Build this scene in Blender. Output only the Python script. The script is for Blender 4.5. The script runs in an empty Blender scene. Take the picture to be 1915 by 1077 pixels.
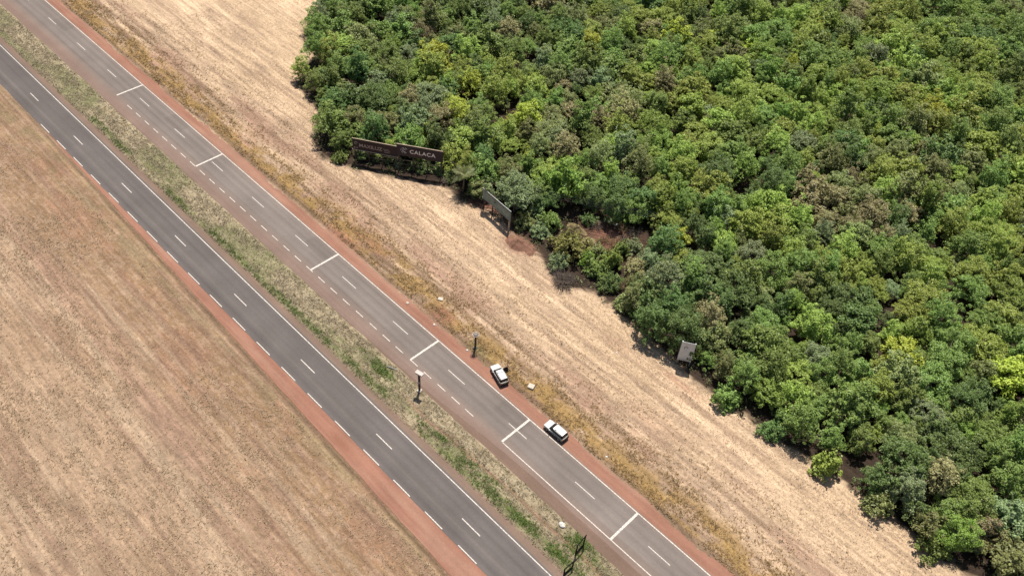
import bpy, bmesh, math, random
import numpy as np
from mathutils import Matrix, Vector
R = math.radians
random.seed(11); rng = np.random.default_rng(11)
scene = bpy.context.scene
COL = scene.collection

# ------------------------------------------------------------------ camera
# world: X runs along the highway, Y across it towards the wood, camera hangs 132 m up (helicopter view)
FPX, PITCH, ROLL, HCAM, YAW = 1666.9, R(46.52), R(-4.944), 132.0, R(138.205)
CX, CY = 957.5, 538.5
_f = np.array([0, math.cos(PITCH), -math.sin(PITCH)]); _r = np.array([1., 0, 0]); _d = np.cross(_f, _r)
_c, _s = math.cos(ROLL), math.sin(ROLL)
_r2, _d2 = _c*_r + _s*_d, -_s*_r + _c*_d
_W = np.array([[-math.cos(YAW), -math.sin(YAW), 0], [math.sin(YAW), -math.cos(YAW), 0], [0, 0, 1]])
FWD, RIGHT, DOWN = _W@_f, _W@_r2, _W@_d2
cd = bpy.data.cameras.new('camera'); cam = bpy.data.objects.new('camera', cd); COL.objects.link(cam)
cd.sensor_width = 36; cd.lens = FPX/1915*36; cd.clip_start = 1; cd.clip_end = 6000
m = Matrix.Identity(4)
for i in range(3):
    m[i][0], m[i][1], m[i][2] = RIGHT[i], -DOWN[i], -FWD[i]
m[2][3] = HCAM
cam.matrix_world = m
scene.camera = cam

# ------------------------------------------------------------------ world, sun, exposure
SUN_EL = R(67); SH = np.array([0.60, -0.80])          # direction in which shadows fall
w = bpy.data.worlds.new('World'); scene.world = w; w.use_nodes = True
nt = w.node_tree; nt.nodes.clear()
sky = nt.nodes.new('ShaderNodeTexSky'); sky.sky_type = 'NISHITA'; sky.sun_disc = False
sky.sun_elevation = SUN_EL; sky.sun_rotation = math.atan2(-SH[0], -SH[1]); sky.dust_density = 1.5
bg = nt.nodes.new('ShaderNodeBackground'); bg.inputs[1].default_value = 0.07
wo = nt.nodes.new('ShaderNodeOutputWorld'); nt.links.new(sky.outputs[0], bg.inputs[0]); nt.links.new(bg.outputs[0], wo.inputs[0])
sl = bpy.data.lights.new('sun', 'SUN'); sl.energy = 4.6; sl.angle = R(0.53); sl.color = (1, .95, .87)
so = bpy.data.objects.new('sun', sl); COL.objects.link(so); so.location = (0, 0, 300)
so.rotation_euler = Vector((SH[0]*math.cos(SUN_EL), SH[1]*math.cos(SUN_EL), -math.sin(SUN_EL))).to_track_quat('-Z', 'Y').to_euler()
scene.view_settings.view_transform = 'Standard'; scene.view_settings.look = 'None'
scene.view_settings.exposure = 0.38; scene.view_settings.gamma = 1

# ------------------------------------------------------------------ helpers
def G(px, py, z=0.0):
    v = FWD + RIGHT*(px-CX)/FPX + DOWN*(py-CY)/FPX
    t = (z-HCAM)/v[2]
    return np.array([v[0]*t, v[1]*t, z])
def proj(p):
    q = np.asarray(p, float) - np.array([0, 0, HCAM]); k = q@FWD
    return CX + FPX*(q@RIGHT)/k, CY + FPX*(q@DOWN)/k
def tag(o, label=None, cat=None, group=None, kind=None):
    if label: o['label'] = label
    if cat: o['category'] = cat
    if group: o['group'] = group
    if kind: o['kind'] = kind
    return o
def mesh_obj(name, me, mat=None, parent=None, loc=None, rot=None):
    o = bpy.data.objects.new(name, me); COL.objects.link(o)
    if mat is not None and len(me.materials) == 0: me.materials.append(mat)
    if parent: o.parent = parent
    if loc is not None: o.location = loc
    if rot is not None: o.rotation_euler = rot
    return o
def empty(name, loc, rz=0, label=None, cat=None, group=None):
    o = bpy.data.objects.new(name, None); COL.objects.link(o); o.location = loc; o.rotation_euler = (0, 0, rz)
    o.empty_display_size = .3
    return tag(o, label, cat, group)
def np_mesh(name, V, F, cols=None, smooth=False):
    V = np.asarray(V, np.float32); F = np.asarray(F, np.int32); n = F.shape[1]
    me = bpy.data.meshes.new(name)
    me.vertices.add(len(V)); me.vertices.foreach_set('co', V.ravel())
    me.loops.add(F.size); me.loops.foreach_set('vertex_index', F.ravel())
    me.polygons.add(len(F)); me.polygons.foreach_set('loop_start', np.arange(len(F), dtype=np.int32)*n)
    me.polygons.foreach_set('loop_total', np.full(len(F), n, np.int32))
    if smooth: me.polygons.foreach_set('use_smooth', np.ones(len(F), bool))
    me.update(calc_edges=True); me.validate()
    if cols is not None:
        a = me.color_attributes.new('tint', 'FLOAT_COLOR', 'POINT')
        a.data.foreach_set('color', np.concatenate([cols*ALB, np.ones((len(cols), 1))], 1).astype(np.float32).ravel())
    return me
ALB = .79
class MB:
    """collects boxes, prisms and tubes for one mesh"""
    def __init__(s): s.v = []; s.f = []
    def add(s, vs, fs):
        o = len(s.v); s.v += [tuple(x) for x in vs]; s.f += [tuple(i+o for i in f) for f in fs]; return s
    def box(s, c, d, rz=0, tilt=0):
        h = [x/2 for x in d]; M = Matrix.Rotation(rz, 3, 'Z') @ Matrix.Rotation(tilt, 3, 'Y')
        vs = [M@Vector((sx*h[0], sy*h[1], sz*h[2])) + Vector(c) for sz in (-1, 1) for sx, sy in ((-1, -1), (1, -1), (1, 1), (-1, 1))]
        return s.add(vs, [(3, 2, 1, 0), (4, 5, 6, 7), (0, 1, 5, 4), (1, 2, 6, 5), (2, 3, 7, 6), (3, 0, 4, 7)])
    def tube(s, pts, rad, n=8, cap=True):
        pts = [Vector(p) for p in pts]; rad = rad if isinstance(rad, (list, tuple)) else [rad]*len(pts); vs = []
        for i, p in enumerate(pts):
            d = (pts[min(i+1, len(pts)-1)] - pts[max(i-1, 0)]).normalized()
            a = d.cross(Vector((0, 0, 1)) if abs(d.z) < .9 else Vector((1, 0, 0))).normalized(); b = d.cross(a)
            vs += [p + rad[i]*(math.cos(2*math.pi*k/n)*a + math.sin(2*math.pi*k/n)*b) for k in range(n)]
        fs = [(i*n+k, i*n+(k+1) % n, (i+1)*n+(k+1) % n, (i+1)*n+k) for i in range(len(pts)-1) for k in range(n)]
        if cap: fs += [tuple(range(n))[::-1], tuple((len(pts)-1)*n+k for k in range(n))]
        return s.add(vs, fs)
    def build(s, name, mat, parent=None, loc=None, rot=None, smooth=False, bevel=0):
        me = bpy.data.meshes.new(name); me.from_pydata(s.v, [], s.f)
        bm = bmesh.new(); bm.from_mesh(me)
        if bevel: bmesh.ops.bevel(bm, geom=bm.edges[:], offset=bevel, segments=2, affect='EDGES')
        bmesh.ops.recalc_face_normals(bm, faces=bm.faces[:])
        if smooth:
            for f in bm.faces: f.smooth = True
        bm.to_mesh(me); bm.free()
        return mesh_obj(name, me, mat, parent, loc, rot)
# value noise, vectorised
_T = rng.random((256, 256))
def vn(x, y):
    x = np.asarray(x, float); y = np.asarray(y, float)
    xi, yi = np.floor(x).astype(int), np.floor(y).astype(int); fx, fy = x-xi, y-yi
    fx, fy = fx*fx*(3-2*fx), fy*fy*(3-2*fy)
    g = lambda a, b: _T[a % 256, b % 256]
    return (g(xi, yi)*(1-fx)+g(xi+1, yi)*fx)*(1-fy)+(g(xi, yi+1)*(1-fx)+g(xi+1, yi+1)*fx)*fy
def fbm(x, y, o=4):
    t, a, s = 0, .5, 1.
    for k in range(o): t = t + a*vn(np.asarray(x)*s+17.3*k, np.asarray(y)*s+5.1*k); a *= .5; s *= 2.03
    return t/(1-.5**o)
def sst(a, b, x): t = np.clip((np.asarray(x, float)-a)/(b-a), 0, 1); return t*t*(3-2*t)

# ------------------------------------------------------------------ materials
def mat(name, rgb, rough=.8, noise=0, nscale=3, bump=0, metal=0, spec=.3, stretch=None):
    M = bpy.data.materials.new(name); M.use_nodes = True; n = M.node_tree.nodes; l = M.node_tree.links
    b = n['Principled BSDF']; b.inputs['Roughness'].default_value = rough; b.inputs['Metallic'].default_value = metal
    b.inputs['Specular IOR Level'].default_value = spec; b.inputs['Base Color'].default_value = (*rgb, 1)
    if noise or bump:
        tc = n.new('ShaderNodeTexCoord'); mp = n.new('ShaderNodeMapping'); nz = n.new('ShaderNodeTexNoise')
        l.new(tc.outputs['Object'], mp.inputs[0]); l.new(mp.outputs[0], nz.inputs['Vector'])
        if stretch: mp.inputs['Scale'].default_value = stretch
        nz.inputs['Scale'].default_value = nscale; nz.inputs['Detail'].default_value = 5
        if noise:
            mr = n.new('ShaderNodeMapRange'); mr.inputs[1].default_value = .3; mr.inputs[2].default_value = .7
            mr.inputs[3].default_value = 1-noise; mr.inputs[4].default_value = 1+noise
            mx = n.new('ShaderNodeMix'); mx.data_type = 'RGBA'; mx.blend_type = 'MULTIPLY'; mx.inputs[0].default_value = 1
            mx.inputs[6].default_value = (*rgb, 1); l.new(nz.outputs[0], mr.inputs[0]); l.new(mr.outputs[0], mx.inputs[7])
            l.new(mx.outputs[2], b.inputs['Base Color'])
        if bump:
            bp = n.new('ShaderNodeBump'); bp.inputs['Strength'].default_value = bump; bp.inputs['Distance'].default_value = .05
            l.new(nz.outputs[0], bp.inputs['Height']); l.new(bp.outputs[0], b.inputs['Normal'])
    return M
def leaf_mat(name, rgb, var=.3, trans=.32, hue=.02):
    """leaf colour: differs a little from leaf to leaf and from plant to plant"""
    M = bpy.data.materials.new(name); M.use_nodes = True; n = M.node_tree.nodes; l = M.node_tree.links
    b = n['Principled BSDF']; b.inputs['Roughness'].default_value = .5; b.inputs['Specular IOR Level'].default_value = .4
    geo = n.new('ShaderNodeNewGeometry'); oi = n.new('ShaderNodeObjectInfo'); hs = n.new('ShaderNodeHueSaturation')
    hs.inputs['Color'].default_value = (*rgb, 1)
    m1 = n.new('ShaderNodeMapRange'); m1.inputs[3].default_value = 1-var; m1.inputs[4].default_value = 1+var
    l.new(geo.outputs['Random Per Island'], m1.inputs[0])
    m2 = n.new('ShaderNodeMapRange'); m2.inputs[3].default_value = .8; m2.inputs[4].default_value = 1.22
    l.new(oi.outputs['Random'], m2.inputs[0])
    mu = n.new('ShaderNodeMath'); mu.operation = 'MULTIPLY'; l.new(m1.outputs[0], mu.inputs[0]); l.new(m2.outputs[0], mu.inputs[1])
    l.new(mu.outputs[0], hs.inputs['Value'])
    m3 = n.new('ShaderNodeMapRange'); m3.inputs[3].default_value = .5-hue; m3.inputs[4].default_value = .5+hue
    l.new(oi.outputs['Random'], m3.inputs[0]); l.new(m3.outputs[0], hs.inputs['Hue'])
    l.new(hs.outputs[0], b.inputs['Base Color'])
    tr = n.new('ShaderNodeBsdfTranslucent'); l.new(hs.outputs[0], tr.inputs[0])
    ms = n.new('ShaderNodeMixShader'); ms.inputs[0].default_value = trans
    l.new(b.outputs[0], ms.inputs[1]); l.new(tr.outputs[0], ms.inputs[2]); l.new(ms.outputs[0], n['Material Output'].inputs[0])
    return M
def ground_mat(name, fine, contrast, stretch, bump):
    """mesh tint times fine noise: one round-grained, one drawn out along the road"""
    M = bpy.data.materials.new(name); M.use_nodes = True; n = M.node_tree.nodes; l = M.node_tree.links
    b = n['Principled BSDF']; b.inputs['Roughness'].default_value = .95; b.inputs['Specular IOR Level'].default_value = .1
    at = n.new('ShaderNodeAttribute'); at.attribute_name = 'tint'
    geo = n.new('ShaderNodeNewGeometry')
    def noise(scale, st, lo, hi, det=6, dist=0.):
        mp = n.new('ShaderNodeMapping'); mp.inputs['Scale'].default_value = st; l.new(geo.outputs['Position'], mp.inputs[0])
        nz = n.new('ShaderNodeTexNoise'); nz.inputs['Scale'].default_value = scale; nz.inputs['Detail'].default_value = det
        nz.inputs['Distortion'].default_value = dist
        l.new(mp.outputs[0], nz.inputs['Vector'])
        mr = n.new('ShaderNodeMapRange'); mr.inputs[1].default_value = .3; mr.inputs[2].default_value = .7
        mr.inputs[3].default_value = lo; mr.inputs[4].default_value = hi; l.new(nz.outputs[0], mr.inputs[0]); return nz, mr
    n1, r1 = noise(fine, (1, 1, 1), 1-contrast, 1+contrast, 5, 1.2)
    n2, r2 = noise(1.0, stretch, 1-contrast*.8, 1+contrast*.8)
    n3, r3 = noise(.12, (1, 1, 1), .9, 1.1, 3)
    mu = n.new('ShaderNodeMath'); mu.operation = 'MULTIPLY'; l.new(r1.outputs[0], mu.inputs[0]); l.new(r2.outputs[0], mu.inputs[1])
    mu2 = n.new('ShaderNodeMath'); mu2.operation = 'MULTIPLY'; l.new(mu.outputs[0], mu2.inputs[0]); l.new(r3.outputs[0], mu2.inputs[1])
    mx = n.new('ShaderNodeMix'); mx.data_type = 'RGBA'; mx.blend_type = 'MULTIPLY'; mx.inputs[0].default_value = 1
    l.new(at.outputs['Color'], mx.inputs[6]); l.new(mu2.outputs[0], mx.inputs[7]); l.new(mx.outputs[2], b.inputs['Base Color'])
    bp = n.new('ShaderNodeBump'); bp.inputs['Strength'].default_value = bump; bp.inputs['Distance'].default_value = .15
    l.new(mu.outputs[0], bp.inputs['Height']); l.new(bp.outputs[0], b.inputs['Normal'])
    return M
M_ground = ground_mat('earth_and_straw', 1.9, .26, (.13, 1.7, 1), .8)
M_asph = ground_mat('worn_asphalt', 2.5, .07, (.02, 1.3, 1), .1)
M_dirt = ground_mat('red_laterite_dirt', 3, .09, (.08, 1.3, 1), .25)
M_paint = mat('road_paint', (.62, .56, .49), .7, .2, 3)
_n = M_paint.node_tree.nodes; _l = M_paint.node_tree.links
_nz = _n.new('ShaderNodeTexNoise'); _nz.inputs['Scale'].default_value = 5; _nz.inputs['Detail'].default_value = 6; _g = _n.new('ShaderNodeNewGeometry'); _l.new(_g.outputs['Position'], _nz.inputs['Vector'])
_mr = _n.new('ShaderNodeMapRange'); _mr.inputs[1].default_value = .50; _mr.inputs[2].default_value = .64; _mr.inputs[4].default_value = .75; _l.new(_nz.outputs[0], _mr.inputs[0])
_mx = _n.new('ShaderNodeMix'); _mx.data_type = 'RGBA'; _l.new(_mr.outputs[0], _mx.inputs[0]); _l.new(_n['Principled BSDF'].inputs['Base Color'].links[0].from_socket, _mx.inputs[6]); _mx.inputs[7].default_value = (.19, .155, .135, 1)
_l.new(_mx.outputs[2], _n['Principled BSDF'].inputs['Base Color'])
M_bark = mat('bark', (.13, .10, .075), .9, .3, 8, .5)
M_white = mat('white_car_paint', (.62, .615, .59), .25, spec=.5)
M_dgrey = mat('dark_grey_livery', (.06, .065, .055), .35, spec=.5)
M_olive = mat('olive_grey_livery', (.16, .17, .12), .4, spec=.5)
M_glass = mat('tinted_glass', (.012, .014, .017), .06, spec=.6)
M_rubber = mat('rubber', (.015, .015, .015), .8)
M_rim = mat('alloy_rim', (.35, .35, .36), .35, metal=.8)
M_red = mat('red_lamp', (.35, .02, .02), .2)
M_clear = mat('headlamp_lens', (.6, .62, .64), .1)
M_plastic = mat('black_plastic', (.02, .02, .02), .6)
M_steel = mat('dark_painted_steel', (.035, .037, .035), .55, .2, 4)
M_galv = mat('galvanised_steel', (.33, .34, .33), .5, .2, 3, metal=.4)
M_wood = mat('weathered_timber', (.085, .065, .05), .9, .35, 6, .3)
M_pale = mat('pale_painted_steel', (.50, .43, .385), .6, .15, 3)
M_conc = mat('bleached_concrete', (.52, .45, .37), .85, .15, 3, .3)
M_face1 = mat('dark_brown_poster', (.030, .020, .021), .65, .25, 1.2)
M_face2 = mat('dark_plum_poster', (.028, .021, .027), .6, .2, 1)
M_letter = mat('white_lettering', (.72, .68, .66), .6)
M_letter_dim = mat('faded_lettering', (.36, .29, .27), .7)
M_trim = mat('sunlit_tan_rail', (.42, .33, .24), .7, .2, 4)  # even tan colour of the board rails and posts
M_face3 = mat('weathered_grey_board', (.19, .235, .20), .8, .3, .8, .2)
M_face4 = mat('pale_grey_board', (.62, .64, .63), .6, .12, .7)
M_head = mat('grey_head_casing', (.20, .18, .165), .8)
M_black = mat('matt_black_steel', (.012, .013, .010), .95, spec=.05)
M_wire = mat('black_cable', (.012, .012, .012), .6)

# ------------------------------------------------------------------ ground
EDGE = np.array([(-700, 320), (-300, 190), (-228, 141), (-212, 133), (-200, 134), (-189, 117), (-178, 112), (-170, 101), (-158, 99), (-148, 90.5), (-142, 88.6), (-137.5, 89.4), (-134.5, 91.0), (-125.3, 96.6), (-116.0, 102.6), (-108, 103.0),
                 (-103, 105.2), (-95, 104.2), (-87, 103.6), (-82, 101.5), (-76.5, 101.0), (-71, 104.2), (-57, 103.4), (-45, 101.3), (-30, 101.6), (-10, 103), (20, 102.5), (60, 104), (700, 110)])
def edgeY(x): return np.interp(x, EDGE[:, 0], EDGE[:, 1])
def height(x, y):
    x = np.asarray(x, float); y = np.asarray(y, float)
    z = np.full(np.broadcast(x, y).shape, -0.07)
    n1 = fbm(x*.12, y*.35)-.5; n2 = vn(x*.35, y*1.3)-.5; n3 = vn(x*1.1+9, y*1.7)-.5
    wob = (fbm(x*.16, y*0+3.3)-.5)*1.6
    bank = sst(75.5, 76.6, y-wob)
    z = z + bank*(.36 + .45*n1 + .22*n2 + .14*n3 + .25*sst(78, 92, y))
    low = sst(43.6, 42.2, y+.028*(x+78)*-1*-1-0 + wob*.3)
    z = z + low*(.32 + .3*n1 + .16*n2 + .12*n3)
    med = sst(55.7, 56.7, y-wob*.3)*sst(63.3, 62.3, y-wob*.3)
    z = z + med*(.17 + .2*n1 + .14*n3 - .28*np.exp(-((y-59.7-.02*(x+60)-(vn(x*.2, 0*x)-.5)*.8)/.45)**2)*sst(-82, -70, x))
    wood = sst(0, 6, y-edgeY(x))
    z = z + wood*(.5*(fbm(x*.1, y*.1)-.3))
    return z
def grid_axis(fine0, fine1, step, far0, far1):
    a = np.arange(fine0, fine1+1e-6, step)
    lo = fine0 - np.geomspace(2, fine0-far0, 26); hi = fine1 + np.geomspace(2, far1-fine1, 26)
    return np.concatenate([lo[::-1], a, hi])
gx = grid_axis(-262, 30, .55, -2600, 2600); gy = grid_axis(-6, 112, .45, -2600, 2600)
XX, YY = np.meshgrid(gx, gy)
ZZ = height(XX, YY)
x, y = XX.ravel(), YY.ravel()
def c3(*c): return np.array(c, float)
STRAW, STRAW2, TAN, OCHRE, BROWN, PINK, RED = c3(.68, .49, .32), c3(.60, .43, .275), c3(.46, .32, .215), c3(.37, .235, .095), c3(.24, .155, .10), c3(.40, .245, .17), c3(.36, .17, .115)
DRYRED, MED, GREEN, SHADE_LITTER = c3(.30, .19, .11), c3(.40, .32, .205), c3(.13, .165, .05), c3(.055, .038, .027)
def mixc(a, b, t): return a*(1-t[:, None]) + b*t[:, None]
big = fbm(x*.05, y*.08); streak = fbm(x*.06, y*.9, 3); blot = fbm(x*.3+40, y*.5); fine = fbm(x*.9, y*1.6)
col = np.tile(STRAW, (len(x), 1))
col = mixc(col, np.tile(STRAW2, (len(x), 1)), sst(.4, .65, big))
# towards the road the stubble thins to brown, mower lines run along the road
thin = sst(93, 83, y + (big-.5)*14)
col = mixc(col, np.tile(TAN, (len(x), 1)), thin*.85)
col = mixc(col, np.tile(BROWN, (len(x), 1)), thin*sst(.50, .64, streak)*.9)
col = mixc(col, np.tile(TAN, (len(x), 1)), sst(.52, .66, fbm(x*.035+50, y*.75, 3))*.7)
col = mixc(col, np.tile(BROWN*1.2, (len(x), 1)), sst(.60, .72, fbm(x*.05+150, y*1.5, 2))*.45*sst(104, 99, y))
col = mixc(col, np.tile(STRAW, (len(x), 1)), thin*sst(.45, .30, streak)*.55)
col = mixc(col, np.tile(PINK, (len(x), 1)), sst(.50, .68, fbm(x*.07+8, y*.22+2))*sst(94, 84, y)*.75)
# ochre rank grass on the bank
bankm = sst(75.6, 76.6, y)*sst(83.5, 79, y + (big-.5)*7)
col = mixc(col, np.tile(OCHRE, (len(x), 1)), bankm*sst(.30, .55, blot))
col = mixc(col, np.tile(BROWN, (len(x), 1)), np.exp(-((y-76.2-(fbm(x*.16, y*0+3.3)-.5)*1.2)/.55)**2)*.8)  # brown line paints the shadow edge where the bank starts
# wood floor: leaf litter painted darker for the shade under trees and boards
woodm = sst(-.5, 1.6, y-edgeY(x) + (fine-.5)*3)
col = mixc(col, np.tile(SHADE_LITTER, (len(x), 1)), woodm)
# median
med = sst(55.0, 55.6, y)*sst(65.5, 65.0, y)
mc = np.tile(MED, (len(x), 1))
mc = mixc(mc, np.tile(c3(.19, .145, .085), (len(x), 1)), sst(.5, .72, fine)*.8)
mc = mixc(mc, np.tile(c3(.42, .35, .23), (len(x), 1)), sst(.5, .3, fine)*.5)
grn = np.zeros(len(x))
for (px, py, rx, ry, s) in [(705, 683, 5.5, 1.3, 1), (690, 668, 4, .9, .8), (793, 715, 3, 1.2, .9), (1092, 1022, 3.2, 2.3, 1), (850, 845, 9, .8, .8), (960, 960, 10, 1.1, 1.), (1040, 1035, 6, 1.2, .9),
                            (1020, 925, 6, .8, .8), (740, 742, 6, .7, .6), (1130, 1075, 5, 1.2, .8), (893, 873, 6, .7, .8), (640, 640, 8, .8, .5)]:
    g = G(px, py); grn = np.maximum(grn, s*np.exp(-(((x-g[0])/rx)**2+((y-g[1])/ry)**2)**1.2))
grn = np.maximum(grn, .75*np.exp(-((y-57.1)/.8)**2)*sst(.42, .62, vn(x*.12+3, x*0)))
grn = np.maximum(grn, .6*sst(.5, .7, vn(x*.09+31, y*.3))*sst(-30, -10, x)+.5*sst(.5, .7, vn(x*.09+31, y*.3))*sst(-105, -125, x))
mc = mixc(mc, np.tile(GREEN, (len(x), 1)), np.clip(grn*(.55+.9*fine), 0, 1))
rut = np.exp(-((y-59.7-.02*(x+60)-(vn(x*.2, 0*x)-.5)*.8)/.4)**2)*sst(-82, -70, x)
mc = mixc(mc, np.tile(c3(.27, .155, .10), (len(x), 1)), rut*.85)
mc = mixc(mc, np.tile(c3(.25, .165, .125), (len(x), 1)), np.maximum(sst(56.6, 55.8, y+(fine-.5)), sst(62.9, 63.6, y+(fine-.5)*.8)))
col = mixc(col, mc, med)
# near side: rough reddish dry grass beyond a ditch
lowm = sst(48, 46, y)
lc = np.tile(DRYRED, (len(x), 1))
lc = mixc(lc, np.tile(c3(.40, .27, .18), (len(x), 1)), sst(.45, .7, fine)*.8)
lc = mixc(lc, np.tile(c3(.33, .18, .115), (len(x), 1)), sst(.5, .65, fbm(x*.1+77, y*.16))*.5)
lc = mixc(lc, np.tile(c3(.42, .29, .19), (len(x), 1)), sst(36, 24, y+(big-.5)*18)*(.45+.5*sst(.35, .6, big)))
lc = mixc(lc, np.tile(c3(.25, .18, .10), (len(x), 1)), sst(39, 42, y)*sst(.35, .6, blot)*.8)
lc = mixc(lc, np.tile(c3(.46, .335, .225), (len(x), 1)), sst(.5, .66, fbm(x*.03+90, y*.8, 3))*.6*(.35+.65*sst(38, 30, y)))
lc = mixc(lc, np.tile(c3(.27, .165, .115), (len(x), 1)), sst(.56, .70, fbm(x*.04+190, y*.9, 3))*.6)
for tr in (26.5, 28.2): lc = mixc(lc, np.tile(c3(.43, .27, .19), (len(x), 1)), .75*np.exp(-((y-tr-2.2*np.sin(x*.02)-.6*(vn(x*.1, x*0)-.5))/.32)**2))
yd = y + .028*(x+78) - (fbm(x*.16, y*0+3.3)-.5)*.3
lc = mixc(lc, np.tile(c3(.15, .095, .062), (len(x), 1)), np.exp(-((yd-43.2)/.35)**2)*.85)
lc = mixc(lc, np.tile(c3(.44, .31, .19), (len(x), 1)), np.exp(-((yd-42.2)/.22)**2)*.6)
lc = mixc(lc, np.tile(c3(.37, .185, .125), (len(x), 1)), sst(43.6, 44.2, yd))
col = mixc(col, lc, lowm)
# bare red earth patches
for (px, py, rx, ry, s) in [(828, 590, 3.2, 1.6, .9), (968, 460, 4.2, 2.4, 1), (1145, 450, 6, 4, .6), (640, 445, 5, 1.2, .9), (1270, 720, 5, 1.0, .5), (1150, 645, 3, 1.5, .2), (905, 385, 4, 2.5, .5), (690, 455, 6, 1.5, .5)]:
    g = G(px, py); t = s*np.exp(-(((x-g[0])/rx)**2+((y-g[1])/ry)**2)**1.5)*(.6+.8*fine)
    col = mixc(col, np.tile(RED*(.8 if s == 1 else 1), (len(x), 1)), np.clip(t, 0, 1))
# greener foot of the right-hand camera post
g = G(895, 655); t = .75*np.exp(-(((x-g[0])/2.6)**2+((y-g[1])/1.0)**2)); col = mixc(col, np.tile(c3(.19, .19, .09), (len(x), 1)), t)
nx, ny = len(gx), len(gy)
idx = np.arange(nx*ny).reshape(ny, nx)
F = np.stack([idx[:-1, :-1], idx[:-1, 1:], idx[1:, 1:], idx[1:, :-1]], -1).reshape(-1, 4)
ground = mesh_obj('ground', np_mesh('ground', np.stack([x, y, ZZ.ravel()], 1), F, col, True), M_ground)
tag(ground, 'dry straw field, grass banks and earth on both sides of the highway', kind='structure')

# ------------------------------------------------------------------ roads and dirt shoulders (sheets)
X0, X1 = -1500., 1500.
def strip(name, ylo, yhi, z, m_, tint, label, step=.7, ny=7):
    """sheet between two edges given as functions of x, tinted by a function of x and y"""
    xs = np.concatenate([np.linspace(X0, -300, 20)[:-1], np.arange(-300, 60, step), np.linspace(60, X1, 20)])
    lo, hi = ylo(xs), yhi(xs); t = np.linspace(0, 1, ny)
    Y = lo[None]*(1-t[:, None]) + hi[None]*t[:, None]; X = np.tile(xs, (ny, 1))
    V = np.stack([X.ravel(), Y.ravel(), np.full(X.size, z)], 1)
    i = np.arange(X.size).reshape(X.shape); Fs = np.stack([i[:-1, :-1], i[:-1, 1:], i[1:, 1:], i[1:, :-1]], -1).reshape(-1, 4)
    o = mesh_obj(name, np_mesh(name, V, Fs, tint(X.ravel(), Y.ravel())), m_)
    return tag(o, label, kind='structure')
k = lambda v: (lambda xs: np.full(len(xs), float(v)))
def jit(v, a, s, f=.5): return lambda xs: v + a*(fbm(xs*f+s, xs*0+s)-.5) + .3*a*(vn(xs*1.7+s, xs*0)-.5)
Y_A, Y_B, Y_C, Y_D = 72.93, 65.95, 54.33, 47.2
def pave_lo(xs): return np.interp(xs, [-3000, -100, -75, -58, -50, 3000], [63.0, 63.05, 63.5, 64.6, 64.9, 64.9]) + .12*(vn(xs*.8, xs*0)-.5)
def t_up(X, Y):
    base = np.tile(c3(.245, .205, .180), (len(X), 1))
    dust = sst(68.0, 64.2, Y + 1.2*(fbm(X*.05, Y*.2)-.5)); base = mixc(base, np.tile(c3(.265, .175, .135), (len(X), 1)), dust*.8)
    for yt in (67.0, 68.7, 70.4, 72.0): base = base*(1-.15*np.exp(-((Y-yt)/.34)**2)*(.5+vn(X*.04, Y*.2)))[:, None]
    base = mixc(base, np.tile(c3(.30, .185, .14), (len(X), 1)), .75*sst(72.5, 73.2, Y-.5*(fbm(X*.2, Y*0)-.5)))
    base = base*(1-.13*((np.sin(X*.11+2)>.93) & (Y>69.6)))[:, None]
    return base*(1+.24*(fbm(X*.03+5, Y*.5)-.5))[:, None]
def t_low(X, Y):
    base = np.tile(c3(.160, .138, .128), (len(X), 1))
    base = mixc(base, np.tile(c3(.22, .19, .17), (len(X), 1)), (np.exp(-((Y-49.6)/.4)**2)*.6 + np.exp(-((Y-51.6)/.3)**2)*.15))
    for yt in (48.2, 49.9, 51.8, 53.4): base = base*(1-.13*np.exp(-((Y-yt)/.32)**2)*(.5+vn(X*.04+7, Y*.2)))[:, None]
    return base*(1+.22*(fbm(X*.03+25, Y*.5)-.5))[:, None]
road_up = strip('road', pave_lo, k(73.25), 0, M_asph, t_up, 'brownish grey two-lane carriageway with white bars across, beside the two parked cars', ny=24)
road_lo = strip('road', jit(47.0, .15, 3), k(54.75), 0.0, M_asph, t_low, 'darker grey carriageway nearest the lower left corner', ny=20)
def t_red(X, Y):
    b = np.tile(c3(.355, .178, .122), (len(X), 1)); b = mixc(b, np.tile(c3(.30, .145, .10), (len(X), 1)), sst(.5, .65, fbm(X*.07, Y*.7))*.7)
    return mixc(b, np.tile(c3(.41, .24, .17), (len(X), 1)), sst(.5, .7, fbm(X*.05+60, Y*.9))*.5)
strip('dirt_shoulder', k(73.25), jit(75.7, 1.9, 5, .12), -.012, M_dirt, t_red, 'red dirt shoulder on which the two white cars are parked', ny=8)
def t_red2(X, Y):
    b = t_red(X, Y)*1.06
    return mixc(b, np.tile(c3(.30, .135, .085), (len(X), 1)), .8*np.exp(-(((X+76.5)/3.5)**2+((Y-45.2-.028*(X+78)*-1)/.7)**2)))
def lo_edge(xs): return 43.75 - .028*(np.clip(xs, -200, 60)+78) + .25*(fbm(xs*.5, xs*0)-.5)
strip('dirt_shoulder', lo_edge, jit(47.0, .15, 3), -.012, M_dirt, t_red2, 'wide red dirt shoulder along the darker carriageway', ny=9)
strip('dirt_shoulder', k(54.75), jit(55.9, .7, 9, .3), -.012, M_dirt, lambda X, Y: np.tile(c3(.24, .165, .125), (len(X), 1)), 'narrow brown verge between darker carriageway and median', ny=4)
strip('dirt_shoulder', jit(62.95, .5, 14, .3), pave_lo, -.016, M_dirt, lambda X, Y: np.tile(c3(.22, .145, .108), (len(X), 1)), 'narrow brown verge between median and upper carriageway', ny=4)

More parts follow.
